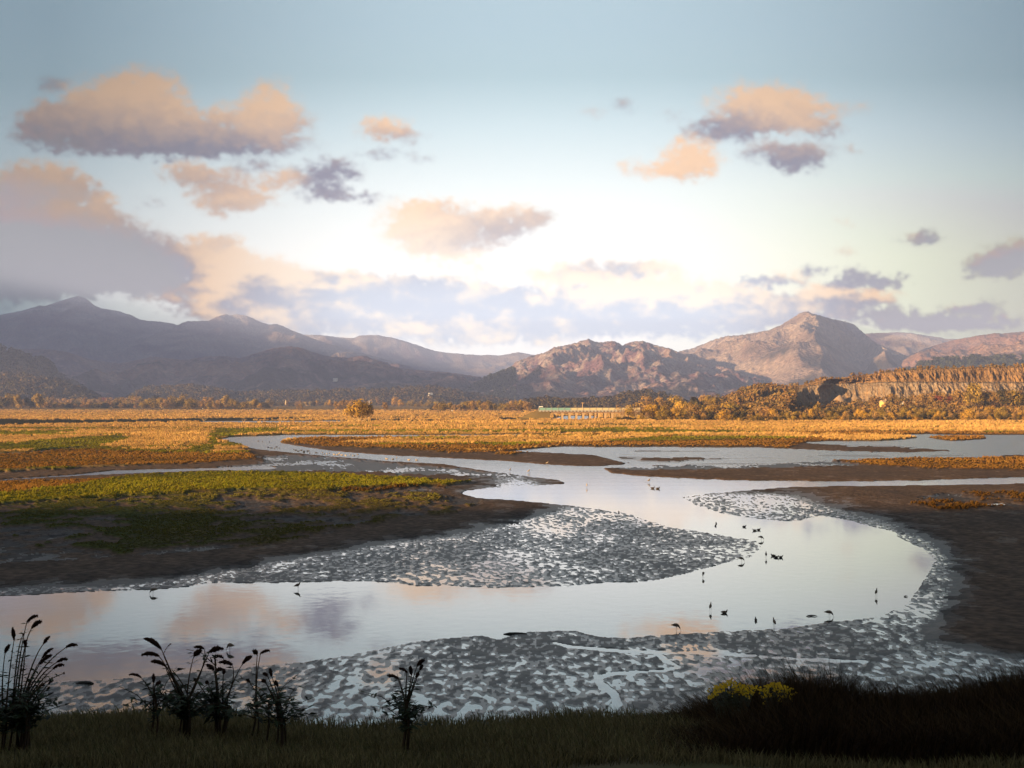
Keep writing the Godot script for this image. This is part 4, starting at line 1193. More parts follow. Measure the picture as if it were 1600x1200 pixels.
	for p in posts:
		var foot := at(p[0], p[1], p[3])
		var tall: float = (p[1] - p[2]) * p[3] / FOCAL
		var t := begin()
		tube(t, [Vector3(0, -0.4, 0), Vector3(0, tall * 0.5, 0), Vector3(0, tall, 0)], [p[4], p[4] * 0.95, p[4] * 0.85], 8)
		if p[0] > 900.0 and p[0] < 920.0: box(t, Vector3(-0.7, tall - 0.5, -0.1), Vector3(0.7, tall - 0.3, 0.1))
		var po := put("post", done(t), mat(p[6], 0.9, false, 0.2))
		po.position = foot
		tag(po, p[5], "post")

func house(px: float, py: float, away: float, wide: float, high: float, deep: float, roof_high: float, wall: Color, roof: Color, label: String, windows: int, turn := 0.2) -> void:
	var o := thing("house", label, "house", at(px, py, away), turn)
	var st := begin()
	var hx := wide * 0.5
	box(st, Vector3(-hx, -3, -deep), Vector3(hx, high, 0))
	put("wall", done(st), mat(wall, 0.9, false, 0.2), o)
	st = begin()
	st.set_smooth_group(-1)
	var e := 0.25
	var a := Vector3(-hx - e, high - 0.05, e)
	var b := Vector3(hx + e, high - 0.05, e)
	var c := Vector3(hx + e, high - 0.05, -deep - e)
	var f := Vector3(-hx - e, high - 0.05, -deep - e)
	var g := Vector3(-hx - e, high + roof_high, -deep * 0.5)
	var h := Vector3(hx + e, high + roof_high, -deep * 0.5)
	quad(st, a, g, h, b)
	quad(st, c, h, g, f)
	tri(st, f, g, a)
	tri(st, b, h, c)
	quad(st, a, b, c, f)
	var rf := put("roof", done(st), mat(roof, 0.8, false, 0.3), o)
	st = begin()
	box(st, Vector3(hx - 0.9, high, -deep * 0.5 - 0.3), Vector3(hx - 0.2, high + roof_high + 0.7, -deep * 0.5 + 0.3))
	put("chimney", done(st), mat(lin(0.4, 0.28, 0.2), 0.9, false), rf)
	for k in windows:
		st = begin()
		var cx := lerpf(-hx, hx, (k + 0.5) / windows)
		box(st, Vector3(cx - 0.35, high * 0.45, 0.0), Vector3(cx + 0.35, high * 0.45 + 0.9, 0.04))
		put("window", done(st), mat(lin(0.04, 0.045, 0.05), 0.1, false), o)

func build_houses() -> void:
	house(1384.5, 636, 735.0, 3.3, 3.0, 5.0, 1.2, lin(0.55, 0.38, 0.13), lin(0.42, 0.3, 0.16), "small yellow house with chimney among trees below the quarry", 1)
	house(1407, 635.5, 738.0, 4.6, 1.4, 5.0, 1.1, lin(0.4, 0.36, 0.28), lin(0.62, 0.58, 0.46), "low shed with pale cream roof right of the yellow house", 0, -0.3)
	house(1416, 635.5, 744.0, 3.4, 1.3, 5.0, 0.9, lin(0.3, 0.32, 0.36), lin(0.45, 0.5, 0.58), "small shed with blue-grey roof beside the cream-roofed shed", 0, 0.6)
	house(1437, 635, 742.0, 6.0, 0.9, 6.0, 1.3, lin(0.4, 0.36, 0.24), lin(0.58, 0.5, 0.32), "long low shed with cream roof at the foot of the quarry trees", 0, 0.1)
	house(674, 619, 2080.0, 6.0, 4.0, 7.0, 2.0, lin(0.75, 0.74, 0.72), lin(0.4, 0.38, 0.38), "white farmhouse alone on the wooded rise left of the bridge", 2, 0.5)
	house(1242, 590.5, 3900.0, 12.0, 4.5, 8.0, 3.0, lin(0.8, 0.78, 0.74), lin(0.5, 0.48, 0.46), "tiny white cottage on the lower slope of the pyramid mountain", 2)
	house(524, 594.5, 3300.0, 12.0, 4.0, 8.0, 2.5, lin(0.7, 0.66, 0.6), lin(0.45, 0.42, 0.4), "tiny pale cottage on the heather hill behind the willow", 2)

# ---------------------------------------------------------------- grass
func tuft_mesh(seed_: int, blades: int, tall: float, wide: float, blade: float, a: Color, b: Color) -> ArrayMesh:
	var r := RandomNumberGenerator.new()
	r.seed = seed_
	var st := begin()
	st.set_smooth_group(-1)
	for i in blades:
		var ang := r.randf() * TAU
		var root := Vector3(cos(ang), 0, sin(ang)) * wide * 0.5 * sqrt(r.randf())
		var h := tall * r.randf_range(0.55, 1.1)
		var lean := Vector3(r.randfn(), 0, r.randfn()) * h * 0.28
		var side := Vector3(cos(ang + 1.3), 0, sin(ang + 1.3)) * blade
		var k := a.lerp(b, r.randf())
		var mid := root + lean * 0.35 + Vector3(0, h * 0.6, 0)
		quad(st, root - side, mid - side * 0.8, mid + side * 0.8, root + side, k)
		tri(st, mid - side * 0.8, root + lean + Vector3(0, h, 0), mid + side * 0.8, k)
	return done(st)

func grass_on(kinds: Array, count: int, y0: float, y1: float, seed_: int, size_px: float, tall: float) -> Array:
	var r := RandomNumberGenerator.new()
	r.seed = seed_
	var ra := 0
	while ra < gr - 1 and rows_y[ra] > y1: ra += 1
	var rb := ra
	while rb < gr - 2 and rows_y[rb] > y0: rb += 1
	var out := []
	for i in count:
		var c := r.randi_range(20, GC - 22)
		var row := r.randi_range(ra, rb)
		var q := row * GC + c
		if not zone[q] in kinds: continue
		var p := gpos[q].lerp(gpos[q + 1], r.randf()).lerp(gpos[q + GC], r.randf())
		if p.y < 0.05: continue
		var s := size_px * -p.z / FOCAL
		var n := fine.get_noise_2d(p.x * 4.0, p.z * 2.0)
		var hgt := tall * r.randf_range(0.6, 1.3) * (1.0 + 0.5 * n) * clampf(-p.z / 260.0, 0.7, 1.6)
		var streak := broad.get_noise_2d(p.x * 0.7, p.z * 3.2)
		hgt *= 1.0 + 0.7 * streak
		var f := r.randf_range(0.85, 1.15) * (1.0 + 0.3 * n + 0.45 * streak)
		if zone[q] == RUSTPATCH: f *= 0.4
		out.append([Transform3D(Basis(Vector3.UP, r.randf() * TAU).scaled(Vector3(s, hgt, s)), p - Vector3(0, 0.03, 0)), Color(f, f * r.randf_range(0.9, 1.08), f)])
	return out

func plant_grass() -> void:
	var m := mat(Color.WHITE, 0.9, true, 0.2)
	m.backlight_enabled = true
	m.backlight = Color(0.3, 0.3, 0.3)
	scatter("marsh_grass", "straw-gold grass tussocks across the far salt marsh", "grass", tuft_mesh(1, 12, 1.0, 1.0, 0.09, Color(0.31, 0.19, 0.062), Color(0.46, 0.285, 0.095)), m, grass_on([GOLD], 105000, 641, 706, 3, 4.0, 0.42))
	scatter("rust_grass", "rust-orange saltmarsh plants along the river margins", "grass", tuft_mesh(2, 12, 1.0, 1.0, 0.1, Color(0.13, 0.066, 0.017), Color(0.24, 0.13, 0.032)), m, grass_on([RUST, RUSTPATCH], 90000, 672, 800, 4, 4.0, 0.3))
	scatter("green_turf", "yellow-green turf on the lit banks", "grass", tuft_mesh(3, 12, 1.0, 1.0, 0.1, Color(0.105, 0.115, 0.01), Color(0.2, 0.15, 0.018)), m, grass_on([TURF], 100000, 664, 800, 5, 4.5, 0.24))
	scatter("olive_turf", "dark olive turf cushions on the near left mudbank", "grass", tuft_mesh(4, 12, 1.0, 1.0, 0.1, Color(0.075, 0.078, 0.016), Color(0.14, 0.115, 0.032)), m, grass_on([PATCHY], 70000, 745, 892, 6, 5.0, 0.16))

# ---------------------------------------------------------------- birds
func bird_mesh(pose: int) -> ArrayMesh:
	var st := begin()
	var pts: Array
	var rad: Array
	if pose == 0:      # feeding, bill in the water
		pts = [Vector3(-0.2, 0.2, 0), Vector3(-0.13, 0.205, 0), Vector3(-0.05, 0.21, 0), Vector3(0.03, 0.21, 0), Vector3(0.09, 0.19, 0), Vector3(0.125, 0.155, 0), Vector3(0.145, 0.12, 0), Vector3(0.16, 0.095, 0), Vector3(0.168, 0.08, 0)]
		rad = [0.006, 0.03, 0.06, 0.068, 0.05, 0.032, 0.024, 0.024, 0.01]
	elif pose == 1:    # standing upright
		pts = [Vector3(-0.19, 0.15, 0), Vector3(-0.12, 0.175, 0), Vector3(-0.04, 0.2, 0), Vector3(0.03, 0.225, 0), Vector3(0.075, 0.26, 0), Vector3(0.095, 0.3, 0), Vector3(0.105, 0.33, 0), Vector3(0.125, 0.345, 0), Vector3(0.145, 0.343, 0)]
		rad = [0.006, 0.034, 0.062, 0.066, 0.042, 0.026, 0.025, 0.026, 0.01]
	else:              # afloat or resting on the water
		pts = [Vector3(-0.2, 0.075, 0), Vector3(-0.13, 0.06, 0), Vector3(-0.04, 0.05, 0), Vector3(0.05, 0.05, 0), Vector3(0.105, 0.07, 0), Vector3(0.12, 0.11, 0), Vector3(0.128, 0.14, 0), Vector3(0.145, 0.15, 0), Vector3(0.163, 0.146, 0)]
		rad = [0.006, 0.042, 0.072, 0.07, 0.045, 0.028, 0.029, 0.027, 0.01]
	tube(st, pts, rad, 10, Color.WHITE, 0.85)
	return done(st)

var bird_parts := {}

func bird(pose: int, px: float, py: float, turn: float, tint: String, label: String, size := 1.25, group := "", called := "wading_bird") -> void:
	if bird_parts.is_empty():
		for p in 3:
			var bill := begin()
			if p == 0: tube(bill, [Vector3(0.166, 0.085, 0), Vector3(0.185, 0.04, 0), Vector3(0.2, -0.01, 0)], [0.007, 0.005, 0.003], 5)
			elif p == 1: tube(bill, [Vector3(0.143, 0.343, 0), Vector3(0.19, 0.335, 0), Vector3(0.235, 0.322, 0)], [0.007, 0.005, 0.003], 5)
			else: tube(bill, [Vector3(0.16, 0.146, 0), Vector3(0.185, 0.142, 0), Vector3(0.21, 0.138, 0)], [0.009, 0.008, 0.004], 5)
			bird_parts[p] = [bird_mesh(p), done(bill)]
		var leg := begin()
		tube(leg, [Vector3(0, 0.17, 0), Vector3(0.015, 0.09, 0), Vector3(0, -0.06, 0)], [0.009, 0.006, 0.006], 5)
		bird_parts["leg"] = done(leg)
		bird_parts["dark"] = mat(lin(0.05, 0.04, 0.034), 0.9, false, 0.2)
		bird_parts["brown"] = mat(lin(0.15, 0.11, 0.08), 0.9, false, 0.2)
		bird_parts["pale"] = mat(lin(0.3, 0.24, 0.18), 0.9, false, 0.2)
		bird_parts["horn"] = mat(lin(0.06, 0.045, 0.035), 0.6, false)
	var where := on_ground(px, py, 0.0)
	var o := thing(called, label, "bird", where, deg_to_rad(turn), group)
	o.scale = Vector3.ONE * size
	put("body", bird_parts[pose][0], bird_parts[tint], o)
	put("bill", bird_parts[pose][1], bird_parts["horn"], o)
	if pose < 2:
		for s in [-0.025, 0.025]:
			var l := put("leg", bird_parts["leg"], bird_parts["horn"], o)
			l.position = Vector3(0.0 if s < 0 else 0.035, 0.01, s)

func place_birds() -> void:
	# pose, x, y, turn, tint, label
	var near := [
		[0, 1056, 985, -20, "brown", "wader bending to feed at the near shore, leftmost of the right-hand feeders"],
		[1, 1110, 955, 70, "brown", "slim upright wader seen from behind, left of the two resting in midstream"],
		[2, 1132, 958, 10, "brown", "hunched brown wader resting on the water in midstream"],
		[0, 1099, 902, -110, "brown", "wader feeding off the tip of the long mud spit"],
		[0, 1158, 878, -15, "brown", "wader feeding close under the mud spit's point"],
		[0, 1189, 844, -25, "brown", "wader feeding at the very tip of the mud spit"],
		[1, 1197, 872, 80, "dark", "tall dark bird standing in the river beside three floating ducks"],
		[2, 1208, 869, 160, "dark", "floating duck closest to the tall standing bird"],
		[2, 1213, 871.5, 0, "dark", "floating duck in the middle of the row of three"],
		[2, 1220, 871.5, 20, "dark", "floating duck at the right of the row of three"],
		[2, 1119, 818.5, 90, "dark", "small dark duck, upper of the pair above the mud spit"],
		[2, 1118, 822, 60, "dark", "small dark duck, lower of the pair above the mud spit"],
		[2, 1163, 823.5, 10, "dark", "dark duck drifting alone right of the pair"],
		[2, 1179, 829.5, 180, "dark", "left duck of the close pair near the inner bend"],
		[2, 1185.5, 828.5, 20, "dark", "right duck of the close pair near the inner bend"],
		[2, 967, 801, 100, "dark", "single dark duck beside the mudbank's upper edge"],
		[1, 1369, 932, 60, "brown", "upright wader alone near the right shore of the bend"],
		[0, 1295, 964, -10, "brown", "large wader feeding near the low dark stick, right-hand shallows"],
		[1, 1210, 980, 95, "brown", "upright wader in the shallows below midstream"],
		[2, 1181, 970, 85, "dark", "round dark duck between two waders in the shallows"],
		[1, 465, 921, 10, "brown", "wader standing upright at the left shore by the mud edge"],
		[0, 240, 928, -150, "brown", "small wader stooping near the far left shore"],
		[0, 360, 1017, 150, "brown", "wader making rings in the water behind the seed-head bush"],
	]
	for b in near:
		bird(b[0], b[1], b[2], b[3], b[4], b[5], 1.12 if b[0] < 2 else 0.95)
	var mid := [[2, 1020, 763.5, 0, "dark", "left duck of the pair in the wide upper reach"], [2, 1028, 764, 10, "dark", "right duck of the pair in the wide upper reach"], [1, 1014, 754, 30, "pale", "pale gull lit orange above the duck pair"], [1, 917, 762, 90, "pale", "white gull left in the wide upper reach"], [2, 1060, 746, 0, "dark", "dark duck at the far shore of the upper reach"], [1, 855, 726, 0, "pale", "pale gull on the end of the brown mudbar"], [1, 797, 737, 60, "pale", "pale gull in the channel, left of two"], [1, 826, 739, 20, "pale", "pale gull in the channel, right of two"]]
	for b in mid:
		bird(b[0], b[1], b[2], b[3], b[4], b[5], 1.4)
	# the flock on the upper-left bend
	var fx := [404, 410, 421, 419, 424, 429, 432, 436, 459, 462, 466, 471, 475, 480, 482, 475, 484, 494, 504, 507, 511, 515, 522, 527, 530, 534, 540, 547, 551, 554, 559, 604, 614, 620, 639, 651]
	var fy := [689.5, 690.5, 691, 699.5, 700.5, 701.5, 699, 700.5, 703, 704, 705.5, 704, 705.5, 705.5, 705, 707.5, 708.5, 708, 710, 710, 709.5, 710.5, 710.5, 711, 711, 711.5, 712, 713, 712.5, 712.5, 713, 717.5, 718, 718, 719, 719.5]
	for k in fx.size():
		var pale: bool = fx[k] > 500
		bird(1 if pale and k % 3 == 0 else 2, fx[k], fy[k], rng.randf() * 360.0, "pale" if pale else "dark", "pale bird at the right end of the flock on the upper-left river bend" if pale else "dark duck in the flock on the upper-left river bend", 1.45, "pale birds of the river flock" if pale else "dark ducks of the river flock", "gull" if pale else "duck")
	# driftwood
	for l in [[805, 991, 0.5, 0.045, "dark sodden log lying at the near shore in the middle"], [1268, 963, 0.25, 0.03, "low dark stick in the shallows left of the large feeding wader"], [133, 1068, 0.32, 0.05, "dark lump of weed on the near left mud"], [1415, 932.5, 0.09, 0.03, "small dark stub near the right shore of the bend"]]:
		var st := begin()
		var n: float = l[2]
		tube(st, [Vector3(-n, 0.01, 0.03), Vector3(-n * 0.5, 0.035, 0), Vector3(0, 0.03, -0.04), Vector3(n * 0.6, 0.04, 0), Vector3(n, 0.015, 0.05)], [l[3] * 0.4, l[3], l[3] * 1.1, l[3] * 0.8, l[3] * 0.3], 7)
		var o := put("driftwood", done(st), mat(lin(0.03, 0.025, 0.02), 0.8, false))
		o.position = on_ground(l[0], l[1], 0.0)
		tag(o, l[4], "driftwood")

# ---------------------------------------------------------------- the near bank with its plants
func bank_height(x: float, away: float) -> float:
	var right := minf(lerpf(8.3, 6.28, clampf((away - 2.0) / 12.0, 0.0, 1.0)), 6.28 - 0.7 * (away - 14.2))
	return maxf(right + 0.06 * sin(x * 1.3) + 0.12 * fine.get_noise_2d(x * 12.0, away * 12.0), -0.6)

func lay_bank() -> void:
	var nc := 90
	var nr := 60
	var pos := PackedVector3Array()
	var col := PackedColorArray()
	pos.resize(nc * nr)
	col.resize(nc * nr)
	for r in nr:
		var away := lerpf(-6.0, 31.0, r / (nr - 1.0))
		for c in nc:
			var x := lerpf(-26.0, 26.0, c / (nc - 1.0))
			pos[r * nc + c] = Vector3(x, bank_height(x, away), -away)
			var n := fine.get_noise_2d(x * 30.0, away * 30.0)
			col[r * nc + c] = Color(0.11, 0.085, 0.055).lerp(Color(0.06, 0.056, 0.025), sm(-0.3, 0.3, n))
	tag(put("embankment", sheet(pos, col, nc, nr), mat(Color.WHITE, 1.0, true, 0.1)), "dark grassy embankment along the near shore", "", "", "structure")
	var r2 := RandomNumberGenerator.new()
	r2.seed = 17
	var tall := []
	for i in 10000:
		var away := r2.randf_range(12.7, 15.6) if r2.randf() < 0.75 else r2.randf_range(10.6, 11.9)
		var x := r2.randf_range(0.1, 0.56) * away
		var y := bank_height(x, away)
		if y < 3.0: continue
		var n := fine.get_noise_2d(x * 22.0, away * 9.0)
		var s := r2.randf_range(0.7, 1.15) * (1.0 + 0.6 * n) * lerpf(0.15, 1.3, sm(0.1, 0.24, x / away))
		if away < 12.0: s *= 0.75
		var f := r2.randf_range(0.6, 1.3)
		tall.append([Transform3D(Basis(Vector3.UP, r2.randf() * TAU).scaled(Vector3(1, s, 1)), Vector3(x, y - 0.03, -away)), Color(f, f, f)])
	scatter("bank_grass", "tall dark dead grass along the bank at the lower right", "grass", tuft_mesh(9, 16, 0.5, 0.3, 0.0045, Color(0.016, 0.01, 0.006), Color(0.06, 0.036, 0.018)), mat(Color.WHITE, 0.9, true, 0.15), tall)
	var low := []
	for i in 9000:
		var away := r2.randf_range(10.0, 15.5)
		var x := r2.randf_range(-0.56, 0.56) * away
		var f := r2.randf_range(0.6, 1.3)
		low.append([Transform3D(Basis(Vector3.UP, r2.randf() * TAU), Vector3(x, bank_height(x, away) - 0.03, -away)), Color(f, f, f)])
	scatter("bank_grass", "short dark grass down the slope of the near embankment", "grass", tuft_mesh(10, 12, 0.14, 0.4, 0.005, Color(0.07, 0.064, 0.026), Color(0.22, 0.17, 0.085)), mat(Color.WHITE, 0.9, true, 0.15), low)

func leaf_shape(st: SurfaceTool, p: Vector3, d: Vector3, s: Vector3, long: float, wide: float, col: Color) -> void:
	var m := p + d * long * 0.45 + Vector3(0, -0.06 * long, 0)
	var tip := p + d * long + Vector3(0, -0.25 * long, 0)
	st.set_smooth_group(-1)
	tri(st, p, m - s * wide, m, col)
	tri(st, p, m, m + s * wide, col)
	tri(st, m - s * wide, tip, m, col)
	tri(st, m, tip, m + s * wide, col)

func seed_bush(label: String, away: float, stems: Array, leafy: float, seed_: int) -> void:
	# stems: [foot x, foot y, bend x, bend y, base of head x, y, tip x, y, thickness in pixels]; a tip equal to the base is a bare twig
	var m := away / FOCAL
	var root := at(stems[0][0], stems[0][1], away)
	var ground := bank_height(root.x, away) - 0.1
	var o := thing("seed_head_bush", label, "bush", Vector3(root.x, ground, root.z))
	var r := RandomNumberGenerator.new()
	r.seed = seed_
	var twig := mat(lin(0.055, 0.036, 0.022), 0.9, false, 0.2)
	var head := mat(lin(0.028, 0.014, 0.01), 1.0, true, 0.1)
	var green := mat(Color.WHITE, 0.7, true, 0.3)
	var base := o.position
	for s in stems:
		var deep := r.randf_range(-0.35, 0.35)
		var p0 := at(s[0], s[1], away + deep * 0.4) - base
		var p1 := at(s[2], s[3], away + deep * 0.7) - base
		var p2 := at(s[4], s[5], away + deep) - base
		var p3 := at(s[6] + (s[6] - s[4]) * 0.25, s[7] + (s[7] - s[5]) * 0.25, away + deep + r.randf_range(-0.03, 0.03)) - base
		var foot := Vector3(p0.x * 0.93 + r.randf_range(-0.06, 0.06), 0.0, p0.z * 0.9 + r.randf_range(-0.1, 0.1))
		var st := begin()
		var pts := [foot, foot.lerp(p0, 0.6) + Vector3(0.02, 0, 0)]
		var rad := [0.011, 0.01]
		for k in 9:
			var t := k / 8.0
			pts.append(p0.lerp(p1, t).lerp(p1.lerp(p2, t), t))
			rad.append(lerpf(0.009, 0.0035, t))
		tube(st, pts, rad, 6)
		var stem := put("stem", done(st), twig, o)
		# leaves in pairs
		var lf := begin()
		var any := false
		for k in 110:
			var t := r.randf_range(-0.4, 1.0)
			if r.randf() > leafy * (0.42 - 0.42 * t): continue
			var p := p0.lerp(p1, t).lerp(p1.lerp(p2, t), t) if t > 0.0 else p0.lerp(foot, -t)
			var ang := r.randf() * TAU
			for q in 2:
				var d := Vector3(cos(ang + PI * q), r.randf_range(0.0, 0.6), sin(ang + PI * q) * 0.8).normalized()
				var z := r.randf_range(0.035, 0.085)
				var f := r.randf_range(0.6, 1.4)
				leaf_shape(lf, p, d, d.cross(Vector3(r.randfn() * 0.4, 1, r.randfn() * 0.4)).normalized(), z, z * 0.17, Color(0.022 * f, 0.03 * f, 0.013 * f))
				any = true
		# low leafy shoots thicken the foot of the bush
		for k in 3:
			var a := r.randf() * TAU
			var q0 := foot.lerp(p0, r.randf_range(0.6, 0.93))
			var q1 := q0 + Vector3(cos(a) * 0.3, r.randf_range(0.02, 0.25), sin(a) * 0.3) * r.randf_range(0.5, 1.5)
			var sh := begin()
			tube(sh, [q0, q0.lerp(q1, 0.5) + Vector3(0, 0.05, 0), q1], [0.005, 0.004, 0.002], 4)
			put("shoot", done(sh), twig, stem)
			for e in 16:
				var d := Vector3(r.randfn(), r.randf_range(-0.2, 0.7), r.randfn()).normalized()
				var z := r.randf_range(0.05, 0.12)
				var f := r.randf_range(0.6, 1.4)
				leaf_shape(lf, q0.lerp(q1, r.randf()), d, d.cross(Vector3(r.randfn() * 0.4, 1, r.randfn() * 0.4)).normalized(), z, z * 0.18, Color(0.022 * f, 0.03 * f, 0.013 * f))
				any = true
		if any: tag(put("leaves", done(lf), green, stem), "", "", "", "stuff")
		if p2.distance_to(p3) < 0.012: continue
		# the drooping seed head: a bumpy tapering spike
		var hd := begin()
		var hp := []
		var hr := []
		var n := 13
		var lift := Vector3(0, p2.distance_to(p3) * 0.12, 0)
		for k in n:
			var t := k / (n - 1.0)
			hp.append(p2.lerp(p3, t) + lift * sin(PI * t))
			hr.append(s[8] * m * 0.44 * sin(PI * clampf(0.14 + 0.78 * t, 0.0, 1.0)) * r.randf_range(0.75, 1.15))
		tube(hd, hp, hr, 8)
		for k in 90:
			var t := r.randf()
			var i := int(t * (n - 1))
			var d := Vector3(r.randfn(), r.randfn(), r.randfn()).normalized()
			var p: Vector3 = hp[i] + d * hr[i] * 0.95
			var u := d.cross(Vector3.UP).normalized() * 0.006
			tri(hd, p - u, p + d * r.randf_range(0.006, 0.014), p + u)
		put("seed_head", done(hd), head, stem)

func plant_bushes() -> void:
	seed_bush("spreading dark bush with drooping seed heads, lower left of centre", 12.0, [
		[285, 1092, 268, 1050, 252, 1014, 230, 1001, 9], [284, 1092, 262, 1040, 248, 1025, 226, 1024, 8], [282, 1092, 262, 1055, 258, 1040, 240, 1035, 8], [286, 1092, 262, 1040, 255, 1022, 266, 1008, 0],
		[290, 1092, 275, 1062, 262, 1042, 262, 1042, 0], [295, 1092, 290, 1070, 268, 1046, 268, 1046, 0], [292, 1092, 294, 1055, 303, 1025, 313, 1018, 10], [294, 1092, 318, 1040, 327, 1019, 345, 1015, 9], [296, 1092, 326, 1030, 319, 1014, 306, 1012, 6],
		[240, 1090, 232, 1072, 220, 1058, 205, 1055, 5], [242, 1090, 238, 1075, 240, 1066, 240, 1056, 6], [243, 1090, 238, 1078, 244, 1070, 250, 1067, 7]], 0.5, 3)
	seed_bush("dark bush with upright seed heads right of the spreading one", 12.4, [
		[355, 1095, 362, 1066, 379, 1037, 391, 1028, 9], [352, 1095, 370, 1060, 363, 1039, 346, 1036, 8], [340, 1095, 338, 1065, 334, 1046, 325, 1041, 8], [342, 1095, 340, 1062, 337, 1048, 348, 1047, 7], [348, 1095, 348, 1070, 349, 1053, 351, 1048, 7], [338, 1095, 330, 1080, 325, 1068, 322, 1066, 6], [400, 1095, 399, 1060, 402, 1022, 396, 1018, 9], [401, 1095, 399, 1060, 407, 1021, 419, 1018, 5], [330, 1095, 318, 1080, 308, 1065, 304, 1062, 7], [336, 1028, 337, 1026, 337, 1025, 347, 1028, 5]], 0.55, 5)
	seed_bush("short dark leafy bush at the foot of the seed-head bushes, rightmost", 11.6, [
		[436, 1098, 432, 1075, 424, 1056, 422, 1047, 7], [434, 1098, 428, 1080, 418, 1056, 412, 1053, 6], [432, 1098, 422, 1080, 415, 1066, 410, 1064, 7], [438, 1098, 436, 1085, 434, 1072, 430, 1066, 7], [420, 1098, 400, 1085, 390, 1065, 386, 1063, 6]], 0.7, 7)
	seed_bush("dense dark bush at the left edge with seed spikes leaning right", 11.0, [
		[22, 1100, 30, 1020, 42, 972, 56, 964, 6], [26, 1100, 36, 1000, 50, 981, 62, 973, 9], [20, 1100, 26, 1010, 36, 992, 36, 992, 0], [32, 1098, 52, 1025, 68, 1006, 76, 997, 6], [36, 1098, 60, 1040, 104, 1011, 118, 1009, 6], [38, 1098, 62, 1050, 90, 1034, 103, 1031, 6], [40, 1098, 60, 1065, 83, 1045, 97, 1040, 6], [42, 1098, 60, 1066, 100, 1052, 100, 1052, 0], [34, 1098, 50, 1050, 66, 1028, 80, 1016, 6], [30, 1098, 38, 1040, 40, 1010, 39, 1002, 7], [44, 1100, 60, 1090, 76, 1068, 82, 1064, 4], [36, 1100, 48, 1060, 62, 1038, 78, 1026, 7], [46, 1104, 56, 1095, 62, 1072, 68, 1070, 7], [10, 1104, 14, 1050, 22, 1000, 20, 985, 7], [4, 1104, 2, 1060, 8, 1020, 14, 1010, 7], [-6, 1104, -12, 1060, -16, 1030, -24, 1016, 7]], 0.85, 9)
	seed_bush("small sprig with dark seed heads at the bottom middle", 11.5, [
		[636, 1100, 640, 1075, 652, 1040, 661, 1033, 7], [636, 1100, 646, 1068, 650, 1058, 654, 1052, 8], [635, 1100, 642, 1064, 643, 1054, 641, 1044, 8], [634, 1100, 634, 1070, 636, 1050, 626, 1046, 5], [633, 1100, 628, 1078, 622, 1060, 608, 1057, 6], [637, 1100, 646, 1075, 656, 1046, 660, 1041, 6]], 0.5, 13)
	# yellow flowers before the dark grass
	var away := 12.3
	var groups := [[1108, 1180, "bright yellow flowering bush low at the bottom right, larger clump"], [1186, 1240, "bright yellow flowering bush low at the bottom right, smaller clump"]]
	for gi in 2:
		var g: Array = groups[gi]
		var r := RandomNumberGenerator.new()
		r.seed = 60 + gi
		var mid := at((g[0] + g[1]) * 0.5, 1095, away)
		var root := Vector3(mid.x, bank_height(mid.x, away) - 0.05, -away)
		var o := thing("flowering_bush", g[2], "bush", root)
		var st := begin()
		var lv := begin()
		var fl := begin()
		for k in int((g[1] - g[0]) * 1.1):
			var px := r.randf_range(g[0], g[1])
			var crest := line([1108, 1076, 1120, 1072, 1130, 1066, 1142, 1060, 1150, 1068, 1165, 1070, 1180, 1072, 1190, 1074, 1200, 1070, 1212, 1066, 1222, 1070, 1240, 1076], px)
			var top := at(px, crest + absf(r.randfn()) * 9.0, away + r.randf_range(-0.25, 0.25)) - root
			tube(st, [Vector3(top.x * 0.5, 0, top.z * 0.5), top * 0.6 + Vector3(top.x * 0.1, 0, 0), top], [0.006, 0.004, 0.002], 4)
			for q in 7:
				var d := Vector3(r.randfn(), 0.3 + r.randf(), r.randfn()).normalized()
				leaf_shape(lv, top * r.randf_range(0.5, 0.98), d, d.cross(Vector3(0.3, 1, 0.2)).normalized(), 0.04, 0.006, Color(0.02, 0.028, 0.01))
			for q in 3 + r.randi() % 3:
				var c := top + Vector3(r.randfn(), r.randfn(), r.randfn()) * 0.012
				for e in 5:
					var a := TAU * e / 5.0 + r.randf()
					var d := Vector3(cos(a), sin(a) * 0.8 + 0.2, r.randf_range(0.2, 0.8)).normalized()
					var f := r.randf_range(0.75, 1.1)
					leaf_shape(fl, c, d, d.cross(Vector3(0.2, 0.4, 1)).normalized(), 0.014, 0.005, Color(0.85 * f, 0.55 * f, 0.005))
		put("stems", done(st), mat(lin(0.04, 0.04, 0.02), 0.9, false), o)
		tag(put("leaves", done(lv), mat(Color.WHITE, 0.8, true), o), "", "", "", "stuff")
		tag(put("blossoms", done(fl), mat(Color.WHITE, 0.7, true), o), "", "", "", "stuff")

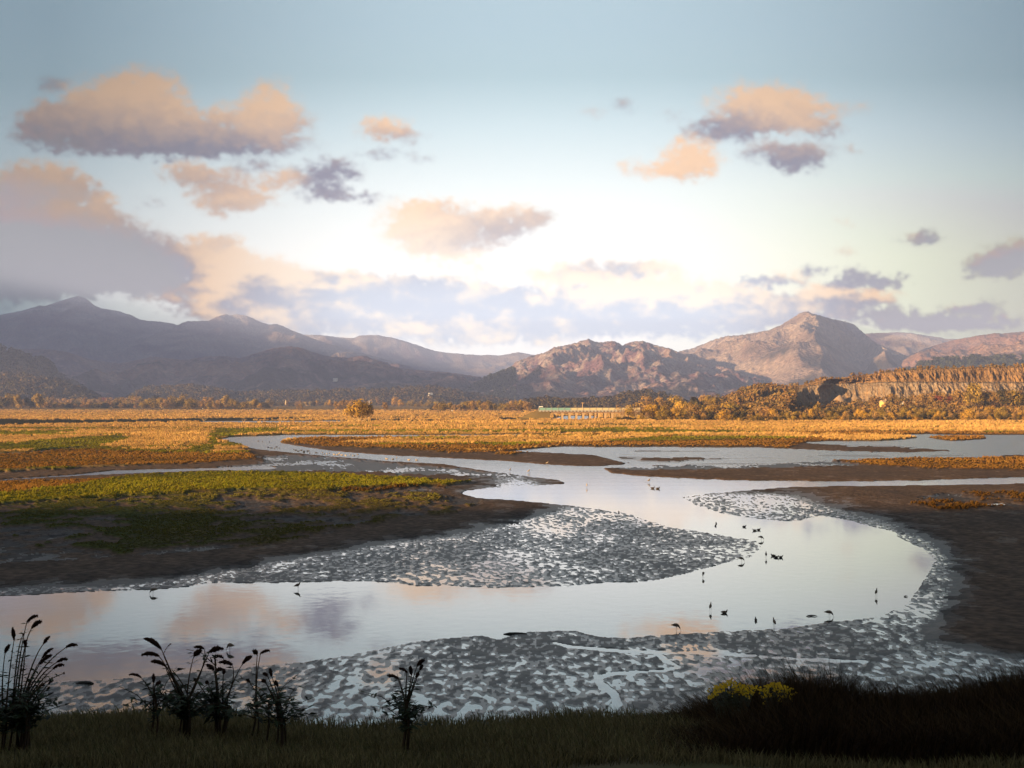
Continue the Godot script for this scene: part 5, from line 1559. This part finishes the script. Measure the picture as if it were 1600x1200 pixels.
# ---------------------------------------------------------------- everything
func _ready() -> void:
	rng.seed = 4
	fine.seed = 2
	fine.noise_type = FastNoiseLite.TYPE_SIMPLEX_SMOOTH
	fine.frequency = 0.02
	fine.fractal_octaves = 3
	broad.seed = 9
	broad.noise_type = FastNoiseLite.TYPE_SIMPLEX_SMOOTH
	broad.frequency = 0.009
	broad.fractal_octaves = 3
	ridged.seed = 6
	ridged.noise_type = FastNoiseLite.TYPE_SIMPLEX_SMOOTH
	ridged.frequency = 0.01
	ridged.fractal_type = FastNoiseLite.FRACTAL_RIDGED
	ridged.fractal_octaves = 4
	var cam := Camera3D.new()
	cam.name = "camera"
	cam.position = EYE
	cam.rotation.x = pitch
	cam.fov = rad_to_deg(2.0 * atan(600.0 / FOCAL))
	cam.near = 0.1
	cam.far = 40000.0
	add_child(cam)
	cam.current = true
	var env := Environment.new()
	env.background_mode = Environment.BG_SKY
	env.tonemap_mode = Environment.TONE_MAPPER_LINEAR
	env.tonemap_exposure = EXPOSURE
	env.sdfgi_enabled = true
	env.ssao_enabled = true
	env.ssil_enabled = true
	env.fog_enabled = true
	env.fog_density = AIR
	env.fog_light_color = Color(0.645, 0.735, 1.0)
	var pano := PanoramaSkyMaterial.new()
	pano.panorama = make_sky(1.0 / EXPOSURE)
	var sky := Sky.new()
	sky.sky_material = pano
	env.sky = sky
	var we := WorldEnvironment.new()
	we.name = "world_environment"
	we.environment = env
	add_child(we)
	var sun := DirectionalLight3D.new()
	sun.name = "sun"
	var e := deg_to_rad(SUN_UP)
	var s := deg_to_rad(SUN_SIDE)
	var to_sun := Vector3(-sin(s) * cos(e), sin(e), cos(s) * cos(e))
	sun.basis = Basis.looking_at(-to_sun)
	sun.light_color = Color(1.0, 0.83, 0.6)
	sun.light_energy = 1.6
	sun.light_angular_distance = 0.5
	sun.shadow_enabled = true
	sun.sky_mode = DirectionalLight3D.SKY_MODE_LIGHT_ONLY
	add_child(sun)
	# large structure
	lay_cloud_bank()
	lay_ground()
	# the hillside behind the viewer whose evening shadow lies over the near mud
	var hp := PackedVector3Array()
	var hc := PackedColorArray()
	for r in 14:
		for c in 60:
			var x := lerpf(-1100.0, 350.0, c / 59.0)
			var z := lerpf(240.0, 20.0, r / 13.0)
			var bulge := sin(PI * r / 13.0) * sm(350.0, 200.0, x) * sm(-1100.0, -900.0, x)
			hp.append(Vector3(x, -1.0 + bulge * (70.0 + 8.0 * fine.get_noise_2d(x * 1.5, z)), z))
			hc.append(Color(0.05, 0.045, 0.025))
	tag(put("hillside", sheet(hp, hc, 60, 14), mat(Color.WHITE, 1.0, true, 0.1)), "wooded hillside behind the near shore", "", "", "structure")
	var hills := lay_mountains()
	var quarry := lay_quarry()
	lay_bank()
	# objects
	make_protos()
	plant_trees(hills, quarry)
	build_bridge()
	build_houses()
	plant_grass()
	place_birds()
	plant_bushes()
